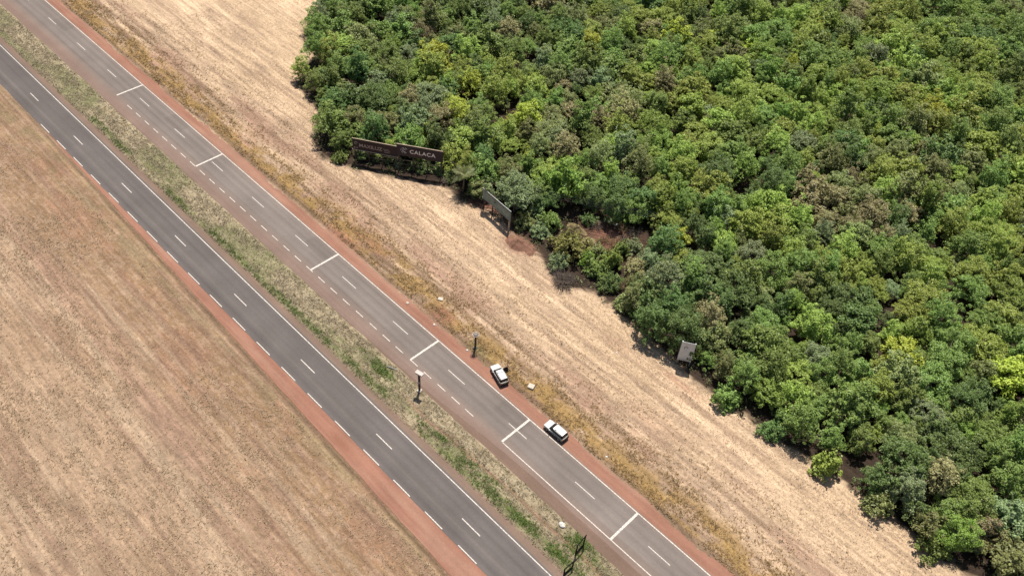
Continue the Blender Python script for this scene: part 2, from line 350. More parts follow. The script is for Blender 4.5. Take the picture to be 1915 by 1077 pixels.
def quad_mesh(name, L, Wd, seed=0):
    """painted stroke: a thin slab with slightly worn ends"""
    n = max(2, int(L/1.5)); r = random.Random(seed); vs = []; fs = []
    for i in range(n+1):
        xx = -L/2 + L*i/n
        vs += [(xx, -Wd/2*(1+.12*(r.random()-.5)), 0), (xx, Wd/2*(1+.12*(r.random()-.5)), 0)]
    fs = [(2*i, 2*i+2, 2*i+3, 2*i+1) for i in range(n)]
    me = bpy.data.meshes.new(name); me.from_pydata(vs, [], fs); me.materials.append(M_paint); return me
def line(name, parent, x0, x1, yy, wd, seed=0):
    mesh_obj(name, quad_mesh(name, x1-x0, wd, seed), None, parent, ((x0+x1)/2, yy, .005))
for (p, yy, a, b) in ((road_up, Y_A, -420, 120), (road_lo, Y_C, -420, 120)): line('edge_line', p, a, b, yy, .17)
line('edge_line', road_up, -58.0, 120, Y_B, .16)
dash_u = quad_mesh('lane_dash', 4.5, .14, 1); dash_s = quad_mesh('lane_dash', 2.2, .15, 2); dash_d = quad_mesh('lane_dash', 4.3, .17, 3)
for i in range(-12, 8): mesh_obj('lane_dash', dash_u, None, road_up, (-58.3+.5 + 16.15*i - 16.3, 69.6, .005))
for i in range(-12, 9): mesh_obj('lane_dash', dash_d, None, road_lo, (-72.1 + 22.25*i, 50.85, .005))
for px, py in ((648.5, 564), (671.5, 587.5), (697.5, 610.5), (722, 632.5), (746.5, 654), (774, 678), (798, 702), (824.5, 725), (852, 748.5), (877, 771.5)):
    g = G(px, py); mesh_obj('lane_dash', dash_s, None, road_up, (g[0], Y_B-.03, .005))
for i in range(1, 22): mesh_obj('lane_dash', dash_s, None, road_up, (G(648.5, 564)[0]-4.05*i, Y_B-.03, .005))
for px, py in ((641, 800), (694, 855), (751, 912), (811, 972), (874, 1036)):
    g = G(px, py); mesh_obj('lane_dash', dash_d, None, road_lo, (g[0], Y_D, .005))
gx0, gx1 = G(641, 800)[0], G(874, 1036)[0]; st = (gx1-gx0)/4
for i in list(range(-14, 0))+list(range(5, 12)): mesh_obj('lane_dash', dash_d, None, road_lo, (gx0+st*i, Y_D, .005))
bar = quad_mesh('cross_bar', 6.9, .42, 4)
for xb in (-194., -158., -114.3, -82.9, -58.25, -32.9, -8.): mesh_obj('cross_bar', bar, None, road_up, (xb, (Y_A+Y_B)/2, .009), (0, 0, math.pi/2))

# ------------------------------------------------------------------ grass (uncountable)
def tufts(name, pts, h, wd, nb, m_, label, lean=.6, hz=None):
    """bunches of narrow blades rooted on the ground"""
    pts = np.asarray(pts); n = len(pts)*nb; p = np.repeat(pts, nb, 0)
    a = rng.random(n)*2*math.pi; ln = h*(.5+rng.random(n)); sp = .25*h*rng.random(n)
    bx, by = p[:, 0]+np.cos(a)*sp, p[:, 1]+np.sin(a)*sp; bz = height(bx, by)-.02
    tl = lean*(.4+.9*rng.random(n)); tx, ty = bx+np.cos(a)*ln*np.sin(tl), by+np.sin(a)*ln*np.sin(tl); tz = bz+ln*np.cos(tl)
    px_, py_ = -np.sin(a)*wd*(.6+.8*rng.random(n)), np.cos(a)*wd*(.6+.8*rng.random(n))
    V = np.empty((n, 3, 3)); V[:, 0] = np.stack([bx-px_, by-py_, bz], 1); V[:, 1] = np.stack([bx+px_, by+py_, bz], 1); V[:, 2] = np.stack([tx, ty, tz], 1)
    o = mesh_obj(name, np_mesh(name, V.reshape(-1, 3), np.arange(3*n).reshape(n, 3)), m_)
    return tag(o, label, 'grass', kind='stuff')
def scatter(n, x0, x1, y0, y1, keep):
    px_ = x0+(x1-x0)*rng.random(n); py_ = y0+(y1-y0)*rng.random(n)
    k_ = keep(px_, py_) > rng.random(n)
    return np.stack([px_[k_], py_[k_]], 1)
M_straw = leaf_mat('straw_blades', (.53, .385, .25), .35, .1, .004)
M_ochre = leaf_mat('ochre_blades', (.34, .225, .10), .45, .15, .004)
M_medg = leaf_mat('median_blades', (.36, .30, .19), .5, .15, .01)
M_green = leaf_mat('green_blades', (.165, .24, .06), .4, .2, .01)
M_dred = leaf_mat('reddish_dry_blades', (.38, .27, .165), .35, .15, .004)
M_dark = leaf_mat('dark_weed_blades', (.13, .10, .05), .4, .1, .004)
tufts('straw_grass', scatter(90000, -215, 25, 81, 106, lambda a, b: sst(78, 92, b)*(b < edgeY(a)+.5)*(.25+.75*sst(.35, .65, fbm(a*.2, b*.9)))), .2, .05, 4, M_straw, 'short pale straw stubble covering the mown field', 1.35)
tufts('straw_grass', scatter(34000, -250, -125, 106, 150, lambda a, b: (b < edgeY(a)+.5)*sst(.2, .6, fbm(a*.2, b*.9))), .2, .06, 3, M_straw, 'pale straw stubble in the far left of the field', 1.35)
tufts('dry_grass', scatter(82000, -285, 25, 76, 91, lambda a, b: (.15+.85*sst(.42, .66, fbm(a*.25+40, b*.9)))*(.12+.88*sst(87, 79, b))), .30, .055, 5, M_ochre, 'rank ochre grass tufts along the bank above the red shoulder', 1.15)
tufts('weeds', scatter(15000, -230, 25, 76.5, 104, lambda a, b: sst(.60, .74, fbm(a*.16+70, b*1.1))*(.15+.85*sst(94, 80, b))*(b < edgeY(a)-1)), .28, .06, 4, M_dark, 'dark dry weeds in lines along the field and bank', .9)
tufts('median_grass', scatter(58000, -285, 20, 56.1, 62.8, lambda a, b: .2+.6*sst(.35, .65, fbm(a*.5+9, b*.9))), .25, .05, 5, M_medg, 'dry grass tufts in the median between the carriageways', 1.1)
tufts('weeds', scatter(8000, -285, 20, 56.3, 62.9, lambda a, b: sst(.55, .7, fbm(a*.5+29, b*.9))), .22, .06, 4, M_dark, 'dark dry weeds in the median', .9)
def greenmask(a, b):
    t = np.zeros(len(a))
    for (px, py, rx, ry, s) in [(705, 683, 4.5, 1.1, 1), (690, 668, 3.5, .8, .8), (793, 715, 3, 1.1, .8), (1092, 1022, 2.8, 2.2, 1), (850, 845, 8, .7, .8), (960, 960, 9, 1., 1.), (1040, 1035, 5, 1.1, .9), (1020, 925, 5, .8, .9), (893, 873, 6, .6, .7)]:
        g = G(px, py); t = np.maximum(t, s*np.exp(-(((a-g[0])/rx)**2+((b-g[1])/ry)**2)**1.2))
    t = np.maximum(t, .5*np.exp(-((b-57.1)/.7)**2)*sst(.42, .62, vn(a*.12+3, a*0)))
    return t*sst(.35, .6, fbm(a*.6+2, b*.9))
tufts('green_grass', scatter(48000, -190, 20, 56.1, 63, greenmask), .34, .06, 5, M_green, 'patches of fresh green grass in the median', .8)
tufts('dry_grass', scatter(130000, -215, 0, -12, 42.6, lambda a, b: (.06+.94*sst(.36, .64, fbm(a*.07+3, b*.12)))*(.2+.8*sst(.38, .64, fbm(a*.35+19, b*.6)))*(b+.028*(a+78) < 42.4)), .34, .06, 4, M_dred, 'reddish dry grass beyond the ditch in the lower left', 1.4)

# ------------------------------------------------------------------ leafy crowns
def leaf_cards(P, N, size, rg, aspect=.62):
    """diamond leaves, slightly folded, at P facing N"""
    n = len(P); t = rg.normal(size=(n, 3)); t -= N*np.sum(t*N, 1, keepdims=True); t /= np.linalg.norm(t, axis=1, keepdims=True)+1e-9
    b = np.cross(N, t); s = (size*(.6+.8*rg.random(n)))[:, None]
    V = np.empty((n, 4, 3)); V[:, 0] = P-t*s; V[:, 1] = P+b*s*aspect+N*s*.18; V[:, 2] = P+t*s-N*s*.15; V[:, 3] = P-b*s*aspect+N*s*.18
    return V.reshape(-1, 3), np.arange(4*n).reshape(n, 4)
def crown_mesh(name, seed, rad=2.7, zlo=1.6, zhi=6.0, lobes=60, per=85, leaf=.16, lr=(.38, .72), flat=1.0, shoots=0):
    """clumps of leaves spread over an uneven dome, with hollows between them"""
    rg = np.random.default_rng(seed); Ps = []; Ns = []; C = []; Rr = []
    ph = rg.random(6)*6.28; am = .10+.16*rg.random(3)
    for i in range(lobes):
        u = (i+.5)/lobes; el = math.asin(min(1, u**.85)); a = 2.39996*i + rg.normal()*.25
        env = 1 + am[0]*math.sin(a+ph[0]) + am[1]*math.sin(2*a+ph[1]+3*el) + am[2]*math.sin(3*a+ph[2]-4*el)
        q = env*(.62+.40*rg.random()) if rg.random() < .85 else env*(.35+.3*rg.random())
        C.append((rad*q*math.cos(el)*math.cos(a), rad*q*math.cos(el)*math.sin(a), zlo+(zhi-zlo)*(q*math.sin(el)*.95)+rg.normal()*.12)); Rr.append(lr[0]+(lr[1]-lr[0])*rg.random()**1.3)
    C = np.array(C); Rr = np.array(Rr)
    for c, r in zip(C, Rr):
        d = rg.normal(size=(per, 3)); d /= np.linalg.norm(d, axis=1, keepdims=True); d = d[d[:, 2] > -.45]
        sq = np.array([1+.3*rg.normal(), 1+.3*rg.normal(), (.8+.25*rg.normal())*flat])
        p = c + d*(r*(.5+.6*rg.random(len(d))**.7))[:, None]*sq
        nn = d*.55+.5*rg.normal(size=d.shape)+np.array([0, 0, .8]); nn /= np.linalg.norm(nn, axis=1, keepdims=True)
        Ps.append(p); Ns.append(nn)
    for i in range(shoots):
        k_ = rg.integers(lobes//3, lobes); c = C[k_]; d = np.array([rg.normal()*.25, rg.normal()*.25, 1]); n_ = 14
        p = c + d*(np.linspace(.3, 1.3, n_)*rg.uniform(.7, 1.2))[:, None] + rg.normal(size=(n_, 3))*.09
        nn = rg.normal(size=(n_, 3))*.6+np.array([0, 0, .8]); nn /= np.linalg.norm(nn, axis=1, keepdims=True); Ps.append(p); Ns.append(nn)
    V, Fq = leaf_cards(np.concatenate(Ps), np.concatenate(Ns), leaf, rg)
    return np_mesh(name, V, Fq)
CROWNS = [('broad', crown_mesh('crown_broad', 1, 2.8, 1.6, 6.2, 56, 115, .165, (.45, .85), 1, 6)), ('broad', crown_mesh('crown_broad', 2, 3.0, 1.5, 5.6, 60, 115, .165, (.45, .85), .9, 8)),
          ('rounded', crown_mesh('crown_rounded', 3, 2.4, 1.1, 5.6, 70, 150, .105, (.38, .7))), ('rounded', crown_mesh('crown_rounded', 4, 2.7, 1.2, 5.0, 76, 150, .105, (.38, .72))),
          ('feathery', crown_mesh('crown_feathery', 5, 2.7, 1.4, 5.9, 104, 90, .10, (.3, .55), .8, 26)), ('feathery', crown_mesh('crown_feathery', 6, 2.4, 1.5, 6.5, 98, 90, .10, (.28, .55), .9, 34)),
          ('narrow', crown_mesh('crown_narrow', 7, 1.9, 1.4, 7.2, 66, 125, .12, (.35, .65), 1, 14)), ('spreading', crown_mesh('crown_spreading', 8, 3.5, 2.6, 5.3, 86, 120, .12, (.38, .68), .75, 8))]
BUSH = [crown_mesh('bush_leaves', 21, 1.6, .1, 2.2, 46, 75, .12, (.28, .5), 1, 12), crown_mesh('bush_leaves', 22, 1.8, .1, 1.8, 50, 75, .115, (.28, .5), 1, 8), crown_mesh('bush_leaves', 23, 1.3, .1, 2.6, 42, 75, .13, (.28, .48), 1, 18)]
def trunk_mesh(seed, h=4.2, r=.17):
    rg = random.Random(seed); mb = MB(); bend = [(rg.uniform(-.25, .25), rg.uniform(-.25, .25)) for _ in range(4)]
    pts = [(0, 0, -.15), (bend[0][0]*.4, bend[0][1]*.4, h*.3), (bend[1][0], bend[1][1], h*.65), (bend[2][0], bend[2][1], h)]
    mb.tube(pts, [r*1.35, r, r*.75, r*.3], 7)
    for q in range(6):
        a = q*1.1+rg.random(); z0 = h*(.35+.09*q); s = Vector(pts[1]).lerp(Vector(pts[3]), .09*q+.08); L = 1.5+rg.random()*.7
        s.z = z0
        mb.tube([s, s+Vector((math.cos(a)*L*.5, math.sin(a)*L*.5, .55)), s+Vector((math.cos(a)*L, math.sin(a)*L, 1.3))], [r*.5, r*.32, r*.1], 5)
    o = mb.build('trunk', M_bark, None, smooth=True); me = o.data; bpy.data.objects.remove(o); return me
TRUNKS = [trunk_mesh(s) for s in (1, 2, 3)]
LEAF = {'mid green': leaf_mat('a', (.235, .325, .075)), 'deep green': leaf_mat('a', (.165, .245, .068)),
        'yellow-green': leaf_mat('a', (.345, .425, .085)), 'olive': leaf_mat('a', (.275, .305, .105)),
        'brownish': leaf_mat('a', (.310, .275, .120), trans=.2), 'grey-green': leaf_mat('a', (.270, .335, .150)),
        'lime': leaf_mat('a', (.46, .51, .070)), 'bright green': leaf_mat('a', (.255, .360, .065))}
for k_ in LEAF: LEAF[k_].name = 'foliage_' + k_.replace(' ', '_').replace('-', '_')
def dress(o, me, m_):
    if len(me.materials) == 0: me.materials.append(LEAF['mid green'])
    o.material_slots[0].link = 'OBJECT'; o.material_slots[0].material = m_
def make_tree(x, y, s, ci, colour, rz, label, group=None, sz=1.0, name='tree'):
    t = empty(name, (x, y, float(height(x, y))), rz, label, 'tree', group); t.scale = (s, s, s*sz)
    c = mesh_obj('crown', CROWNS[ci][1], None, t); dress(c, CROWNS[ci][1], LEAF[colour])
    mesh_obj('trunk', TRUNKS[ci % 3], M_bark, t)
    return t, c
def make_bush(x, y, s, bi, m_, rz, label, sz=1.0, cat='bush', group=None):
    s *= 1.3
    t = empty('bush', (x, y, float(height(x, y))), rz, label, cat, group); t.scale = (s, s, s*sz)
    c = mesh_obj('foliage', BUSH[bi], None, t); dress(c, BUSH[bi], m_)
    mb = MB(); rg = random.Random(int(x*10))
    for q in range(5):
        a = q*1.3; mb.tube([(0, 0, -.1), (math.cos(a)*.3, math.sin(a)*.3, .6), (math.cos(a)*.7, math.sin(a)*.7, 1.3)], [.05, .04, .015], 5)
    mb.build('stem', M_bark, t)
    return t
taken = []; ALLC = []
def special(px, py, zc, s, ci, colour, label, sz=1.0, name='tree'):
    g = G(px, py, zc*sz*s/1.0); rz = random.random()*6.28
    t, c = make_tree(g[0], g[1], s, ci, colour, rz, label, 'trees that stand out', sz, name); taken.append((g[0], g[1], 2.3*s)); return t
special(1052, 333, 4.0, 1.55, 0, 'bright green', 'large bright green broad-leaved tree right of the slanting grey billboard', 1.1)
special(1238, 372, 3.8, 1.35, 1, 'bright green', 'bright green broad-leaved tree at the right end of the overhead cables', 1.1)
special(1272, 352, 4.0, 1.1, 0, 'bright green', 'bright green tree touching the right end of the cables tree, behind it')
special(1108, 72, 4.2, 1.3, 2, 'lime', 'lime yellow tree shining in the middle of the far wood', .9)
special(1138, 66, 4.0, .9, 3, 'yellow-green', 'small yellow-green tree right next to the lime yellow tree')
special(812, 98, 4.2, 1.5, 1, 'lime', 'broad lime green tree in the left of the wood, largest of its colour')
special(790, 112, 4.2, 1.1, 3, 'yellow-green', 'yellow-green tree in front of the broad lime green tree')
special(1262, 60, 4.2, 1.3, 0, 'lime', 'lime green tree in the far wood near its right end')
special(826, 212, 3.9, 1.35, 3, 'brownish', 'rounded grey-brown tree behind the right dark billboard')
special(722, 232, 3.6, 1.3, 7, 'olive', 'spreading olive tree behind the left dark billboard')
special(660, 222, 3.9, 1.2, 3, 'olive', 'rounded olive tree left of and behind the left dark billboard')
special(1062, 268, 4.2, 1.5, 4, 'brownish', 'rust-brown feathery tree above the large bright green broad-leaved tree')
special(1012, 272, 4.0, 1.25, 5, 'olive', 'olive feathery tree left of the rust-brown feathery tree')
special(1122, 290, 4.2, 1.45, 4, 'olive', 'olive feathery tree right of the rust-brown feathery tree')
special(1196, 305, 4.1, 1.5, 5, 'olive', 'olive feathery tree above the right half of the cables')
special(1170, 205, 4.1, 1.6, 4, 'brownish', 'wide pinkish brown half-bare tree in the middle of the wood')
special(1125, 222, 4.0, 1.2, 5, 'brownish', 'smaller pinkish brown tree left of the wide half-bare one')
special(1245, 150, 4.0, 1.3, 5, 'brownish', 'greyish brown tree near the right end of the wood')
special(1095, 330, 3.9, 1.2, 2, 'mid green', 'mid green rounded tree between the two bright green broad-leaved trees, left one')
special(1162, 345, 3.7, 1.3, 3, 'deep green', 'dark rounded tree behind the sagging cables')
special(1108, 372, 3.4, 1.15, 2, 'deep green', 'dark green tree just below the cables above the bare earth clearing')
special(905, 318, 3.8, 1.2, 0, 'mid green', 'mid green tree between the palm and the slanting grey billboard')
special(900, 255, 4.0, 1.4, 0, 'mid green', 'mid green broad tree behind the palm')
special(955, 322, 3.8, 1.15, 4, 'olive', 'olive feathery tree behind the slanting grey billboard')
special(800, 250, 3.6, .9, 0, 'yellow-green', 'yellow-green tree rising over the gap between the two dark billboards')
special(1242, 520, 3.2, 1.45, 5, 'grey-green', 'dense grey-green tree overhanging the field at its right end', 1.0)
special(1262, 575, 3.0, 1.2, 4, 'deep green', 'deep green tree shading the ground beside the pale grey board', 1.0)
special(1215, 490, 3.0, .95, 2, 'grey-green', 'small grey-green tree left of the dense grey-green one')
special(1268, 452, 2.6, .75, 0, 'lime', 'small lime green tree above the dense grey-green tree')
special(638, 262, 3.4, 1.0, 2, 'mid green', 'mid green tree at the left end of the left dark billboard')

special(704, 232, 4.0, 1.45, 2, 'deep green', 'tall dark tree close behind the middle of the left dark billboard', 1.25)
special(770, 262, 3.8, 1.3, 1, 'mid green', 'tall mid green tree close behind the left half of the right dark billboard', 1.2)
special(815, 266, 3.8, 1.25, 6, 'deep green', 'narrow dark tree close behind the right end of the right dark billboard', 1.1)
special(1225, 590, 4.0, 1.35, 2, 'deep green', 'tall dark tree on the field edge left of the pale grey board', 1.15)
special(1285, 600, 4.2, 1.5, 3, 'deep green', 'tall dark tree directly behind the pale grey board', 1.15)
special(1180, 560, 3.6, .95, 6, 'olive', 'slim olive tree on the field edge beside the tall straw reeds', 1.0)
special(1150, 383, 3.8, 1.25, 2, 'deep green', 'tall dark tree at the back of the bare earth clearing', 1.15)
special(1190, 392, 3.6, 1.1, 3, 'mid green', 'mid green tree at the right back of the bare earth clearing', 1.1)
# holes in the canopy and the clearing, as seen from above
HOLES = [(872, 190, 34, 11), (935, 205, 34, 11), (1200, 174, 20, 9), (1145, 445, 44, 17), (690, 160, 12, 7), (868, 352, 26, 30)]
gap = rng.permutation
cand = []
NC = 19000                                             # crowns of very different size, largest settle first
CXs = rng.uniform(-300, 62, NC); CYs = rng.uniform(86, 330, NC)
CSs = np.sort(np.where(rng.random(NC) < .12, rng.uniform(1.1, 1.5, NC), np.where(rng.random(NC) < .5, rng.uniform(.75, 1.1, NC), rng.uniform(.45, .75, NC))))[::-1]
acc = np.zeros((0, 3))
def edge_dist(X_, Y_):
    d = Y_-edgeY(X_)
    return d*.8 if X_ < -118 else d
for X_, Y_, S_ in zip(CXs, CYs, CSs):
    dE = edge_dist(X_, Y_)
    if dE < 1.0+.9*S_: continue
    px, py = proj((X_, Y_, 3)); bx_, by_ = proj((X_, Y_, 0))
    if not (-130 < px < 2050 and -190 < py < 1150): continue
    if len(acc) and np.any((acc[:, 0]-X_)**2+(acc[:, 1]-Y_)**2 < (1.72*(acc[:, 2]+S_))**2*.86): continue
    if any(((px-h[0])/h[2])**2+((py-h[1])/h[3])**2 < 1 for h in HOLES): continue
    if any((X_-t[0])**2+(Y_-t[1])**2 < (t[2]*.8+S_*.9)**2 for t in taken): continue
    # low scrub, no trees, in front of the clearing and round the boards
    if 940 < bx_ < 1165 and by_ > 405: continue
    if 1165 <= bx_ < 1225 and 412 < by_ < 492: continue
    if 610 < bx_ < 850 and by_ > 280 and dE < 3.3+1.9*S_: continue
    if 850 <= bx_ < 960 and by_ > 296 and dE < 2.6+S_: continue
    if 1245 < bx_ < 1345 and by_ > 668 and dE < 4+2*S_: continue
    acc = np.vstack([acc, (X_, Y_, S_)]); cand.append((X_, Y_, px, py, dE, S_))
print('crowns', len(cand))
def show(c):      # how large it shows: near and inside the frame first
    d = math.dist((c[0], c[1], 0), (0, 0, HCAM)); inside = 632-30 < c[2] < 1280+30 and -20 < c[3] < 1090
    infr = -20 < c[2] < 1935 and -25 < c[3] < 1100
    return (0 if infr else 400) + (0 if inside else 45) + d/(.6+.4*c[5])
cand.sort(key=show)
NT = 268
names = list(LEAF)
def pick(X_, Y_, dE):
    if dE < 13 and -116 < X_ < -40: return random.choices(names, [.38, .27, .03, .2, .03, .07, 0, .02])[0]
    z1 = float(fbm(X_*.03, Y_*.03)) + (.05 if dE > 25 else -.05 if dE < 8 else 0); z2 = float(fbm(X_*.045+33, Y_*.045+12))  # edge trees picked darker to paint in the deep shade there
    if z2 > .66: W_ = [.16, .06, .06, .34, .22, .14, 0, .02]           # dry stand
    elif z1 > .54: W_ = [.28, .04, .50, .04, 0, .02, .05, .07]         # fresh yellow-green stand
    elif z1 > .44: W_ = [.46, .10, .26, .07, .01, .04, .01, .05]
    else: W_ = [.36, .32, .07, .14, .02, .06, 0, .03]
    return random.choices(names, W_)[0]
def zone(px, py, dE):
    if px < 632: col_ = 'left of left dark billboard'
    elif px < 745: col_ = 'behind left dark billboard'
    elif px < 835: col_ = 'behind right dark billboard'
    elif px < 905: col_ = 'behind palm'
    elif px < 985: col_ = 'behind slanting billboard'
    elif px < 1090: col_ = 'behind biggest broad-leaved tree'
    elif px < 1195: col_ = 'behind cables'
    elif px < 1285: col_ = 'behind dense grey-green tree'
    elif px < 1420: col_ = 'just right of pale board'
    elif px < 1560: col_ = 'well right of pale board'
    elif px < 1720: col_ = 'far right of pale board'
    else: col_ = 'at far right end'
    return ('at field edge ' if dE < 7 else 'in near wood ' if dE < 22 else 'deep in wood ' if dE < 45 else 'in far wood ') + col_
protos = []
shape_w = [.17, .15, .14, .14, .13, .11, .08, .08]
labels_seen = {}
order = sorted(cand[:NT], key=lambda c: c[2])
size_word = lambda s: 'small' if s < .92 else 'medium' if s < 1.13 else 'large'
for (X_, Y_, px, py, dE, s) in order:
    ci = random.choices(range(8), shape_w)[0]; colour = pick(X_, Y_, dE)
    lab = f'{size_word(s)} {colour} {CROWNS[ci][0]} tree {zone(px, py, dE)}'
    n_ = labels_seen[lab] = labels_seen.get(lab, 0)+1
    t, c = make_tree(X_, Y_, s, ci, colour, random.random()*6.28, lab, 'trees of the wood', random.uniform(.85, 1.12))
    protos.append((ci, colour, c, t, lab))
for (ci, colour, c, t, lab) in protos:                # alike trees of one place: told apart left to right
    if labels_seen[lab] > 1:
        same = [q for q in protos if q[4] == lab]; i = [q[3] for q in same].index(t)
        if len(same) == 2: t['label'] = lab + (', left of two', ', right of two')[i]
        elif len(same) <= 6: t['label'] = lab + ', %s of %s' % (('first', 'second', 'third', 'fourth', 'fifth', 'sixth')[i], ('three', 'four', 'five', 'six')[len(same)-3])
# the rest of the wood: crowns of the trees above, set out again as one mass
pool = bpy.data.collections.new('crowns_to_repeat')
used = {}
for (ci, colour, c, t, lab) in protos:
    if (ci, colour) not in used: used[(ci, colour)] = c; pool.objects.link(c)
pool_names = sorted(c.name for c in used.values())
by_col = {}
for (ci, colour), c in used.items(): by_col.setdefault(colour, []).append(pool_names.index(c.name))
rest = cand[NT:]
V = np.array([(c[0], c[1], float(height(c[0], c[1]))) for c in rest])
KIND = np.array([random.choice(by_col.get(pick(c[0], c[1], c[4]), by_col['mid green'])) for c in rest])
me = bpy.data.meshes.new('wood'); me.from_pydata(V.tolist(), [], [])
for an, ty, vals in (('size', 'FLOAT', np.array([c[5] for c in rest])*1.04), ('turn', 'FLOAT', rng.uniform(0, 6.28, len(V))), ('kind', 'INT', KIND)):
    a = me.attributes.new(an, ty, 'POINT'); a.data.foreach_set('value', vals.astype(np.int32 if ty == 'INT' else np.float32))
wood = mesh_obj('wood', me); tag(wood, 'distant mass of tree crowns filling the far wood', 'wood', kind='stuff')
ng = bpy.data.node_groups.new('wood_crowns', 'GeometryNodeTree'); N = ng.nodes; Lk = ng.links
ng.interface.new_socket('Geometry', in_out='INPUT', socket_type='NodeSocketGeometry'); ng.interface.new_socket('Geometry', in_out='OUTPUT', socket_type='NodeSocketGeometry')
gi, go = N.new('NodeGroupInput'), N.new('NodeGroupOutput')
ci_ = N.new('GeometryNodeCollectionInfo'); ci_.inputs[0].default_value = pool; ci_.inputs['Separate Children'].default_value = True; ci_.inputs['Reset Children'].default_value = True
ip = N.new('GeometryNodeInstanceOnPoints'); ip.inputs['Pick Instance'].default_value = True
def attr(an, ty):
    q = N.new('GeometryNodeInputNamedAttribute'); q.data_type = ty; q.inputs['Name'].default_value = an; return q.outputs['Attribute']
cx_ = N.new('ShaderNodeCombineXYZ'); Lk.new(attr('turn', 'FLOAT'), cx_.inputs[2]); er = N.new('FunctionNodeEulerToRotation'); Lk.new(cx_.outputs[0], er.inputs[0])
Lk.new(gi.outputs[0], ip.inputs['Points']); Lk.new(ci_.outputs[0], ip.inputs['Instance']); Lk.new(attr('kind', 'INT'), ip.inputs['Instance Index'])
Lk.new(er.outputs[0], ip.inputs['Rotation']); Lk.new(attr('size', 'FLOAT'), ip.inputs['Scale']); Lk.new(ip.outputs[0], go.inputs[0])
md = wood.modifiers.new('crowns', 'NODES'); md.node_group = ng

# ------------------------------------------------------------------ scrub and single plants along the field edge
g = G(1062, 470); make_bush(g[0], g[1]-.3, 1.7, 1, leaf_mat('foliage_yellowing_bush', (.29, .295, .075)), .5, 'large yellowish green rounded bush below the bare earth clearing', 1.1)
g = G(1040, 500); make_bush(g[0], g[1], 1.0, 1, LEAF['grey-green'], 2.0, 'low grey-green bush at the foot of the yellowish rounded bush')
for (px, py, s, bi, cl, lab) in [(1110, 515, 1.1, 0, 'mid green', 'mid green bush right of the yellowish rounded bush'), (1140, 500, 1.25, 2, 'bright green', 'bright green bush below the bare earth clearing'),
                                 (1135, 540, 1.1, 1, 'deep green', 'dark green bush on the field edge right of the dry twiggy bush'), (1170, 575, 1.2, 0, 'olive', 'olive bush on the field edge below the tall straw grass'),
                                 (1205, 590, 1.3, 2, 'deep green', 'dark bush on the field edge left of the shaded earth'), (1225, 555, 1.4, 0, 'grey-green', 'grey-green bush under the dense grey-green tree'),
                                 (1010, 440, 1.0, 1, 'grey-green', 'grey-green bush beside the red earth heap'), (1030, 425, 1.2, 0, 'mid green', 'mid green bush above the red earth heap'),
                                 (985, 425, 1.0, 1, 'olive', 'straw-tinged olive bush at the right post of the slanting grey billboard'), (1000, 405, 1.1, 2, 'grey-green', 'pale bush behind the right end of the slanting grey billboard'),
                                 (1095, 495, .9, 2, 'bright green', 'small bright bush between the yellowish bush and the tall straw grass'), (888, 398-30, .8, 0, 'deep green', 'dark bush under the palm'),
                                 (842, 338, .9, 1, 'olive', 'olive bush at the right end of the right dark billboard'), (746, 314, .6, 2, 'grey-green', 'pale grey-green bush in the gap between the dark billboards'),
                                 (634, 303, .8, 1, 'mid green', 'mid green bush left of the left dark billboard'), (1185, 470, 1.0, 1, 'grey-green', 'pale bush at the right end of the bare earth clearing'),
                                 (1118, 478, .8, 0, 'olive', 'olive bush at the lower rim of the clearing, left one'), (1160, 478, .9, 2, 'mid green', 'mid green bush at the lower rim of the clearing'), (1098, 418, .8, 1, 'deep green', 'dark low bush at the left back of the clearing')]:
    g = G(px, py); make_bush(g[0], g[1], s, bi, LEAF[cl], random.random()*6, lab)
g = G(968, 388); make_bush(g[0], g[1], 1.35, 2, leaf_mat('foliage_silver', (.30, .33, .24)), 1, 'silvery pale-leaved bush behind the slanting grey billboard', 1.35)
for i, (px, py, lab) in enumerate([(672, 298, 'leftmost'), (700, 302, 'second from left'), (727, 308, 'third from left'), (770, 320, 'third from right'), (795, 325, 'second from right'), (818, 330, 'rightmost')]):
    g = G(px, py); make_bush(g[0], g[1]+.8, .85, i % 3, LEAF['deep green'], i, f'dark bush in the shade behind the dark billboards, {lab} of six', .8, group='bushes behind the dark billboards')  # bushes added to darken the space under the boards
# extra edge shrubs to the right, beyond the pale board
for i, (X_, lab) in enumerate([(-36, 'first'), (-27, 'second'), (-16, 'third'), (-6, 'fourth'), (5, 'fifth')]):
    make_bush(X_, edgeY(X_)+.6, random.uniform(1, 1.4), i % 3, LEAF[names[i % 4]], i, f'{lab} edge bush along the field right of the pale grey board')
# undergrowth carpet under the first rows of trees
pts = scatter(5200, -215, 30, 88, 150, lambda a, b: ((b-edgeY(a)) > .3)*np.exp(-np.clip(b-edgeY(a)-1, 0, 99)/9)*sst(.3, .5, fbm(a*.3, b*.3)))
px, py = proj(np.array([-81., 119, 0]))
keep = []
for p in pts:
    q = proj((p[0], p[1], .3))
    if any(((q[0]-h[0])/h[2])**2+((q[1]-h[1])/h[3])**2 < 1 for h in HOLES[3:4]) and random.random() < .6: continue
    if (632 < q[0] < 850 and 330 < q[1] < 350): continue
    if 890 < q[0] < 965 and q[1] > 350 and random.random() < .9: continue
    keep.append(p)
pts = np.repeat(np.array(keep), 12, 0) + rng.normal(size=(len(keep)*12, 2))*.45
P3 = np.stack([pts[:, 0], pts[:, 1], height(pts[:, 0], pts[:, 1])+.15+.75*rng.random(len(pts))**2], 1)
nn = rng.normal(size=P3.shape)*.7+np.array([0, 0, 1.]); nn /= np.linalg.norm(nn, axis=1, keepdims=True)
V, Fq = leaf_cards(P3, nn, .17, rng)
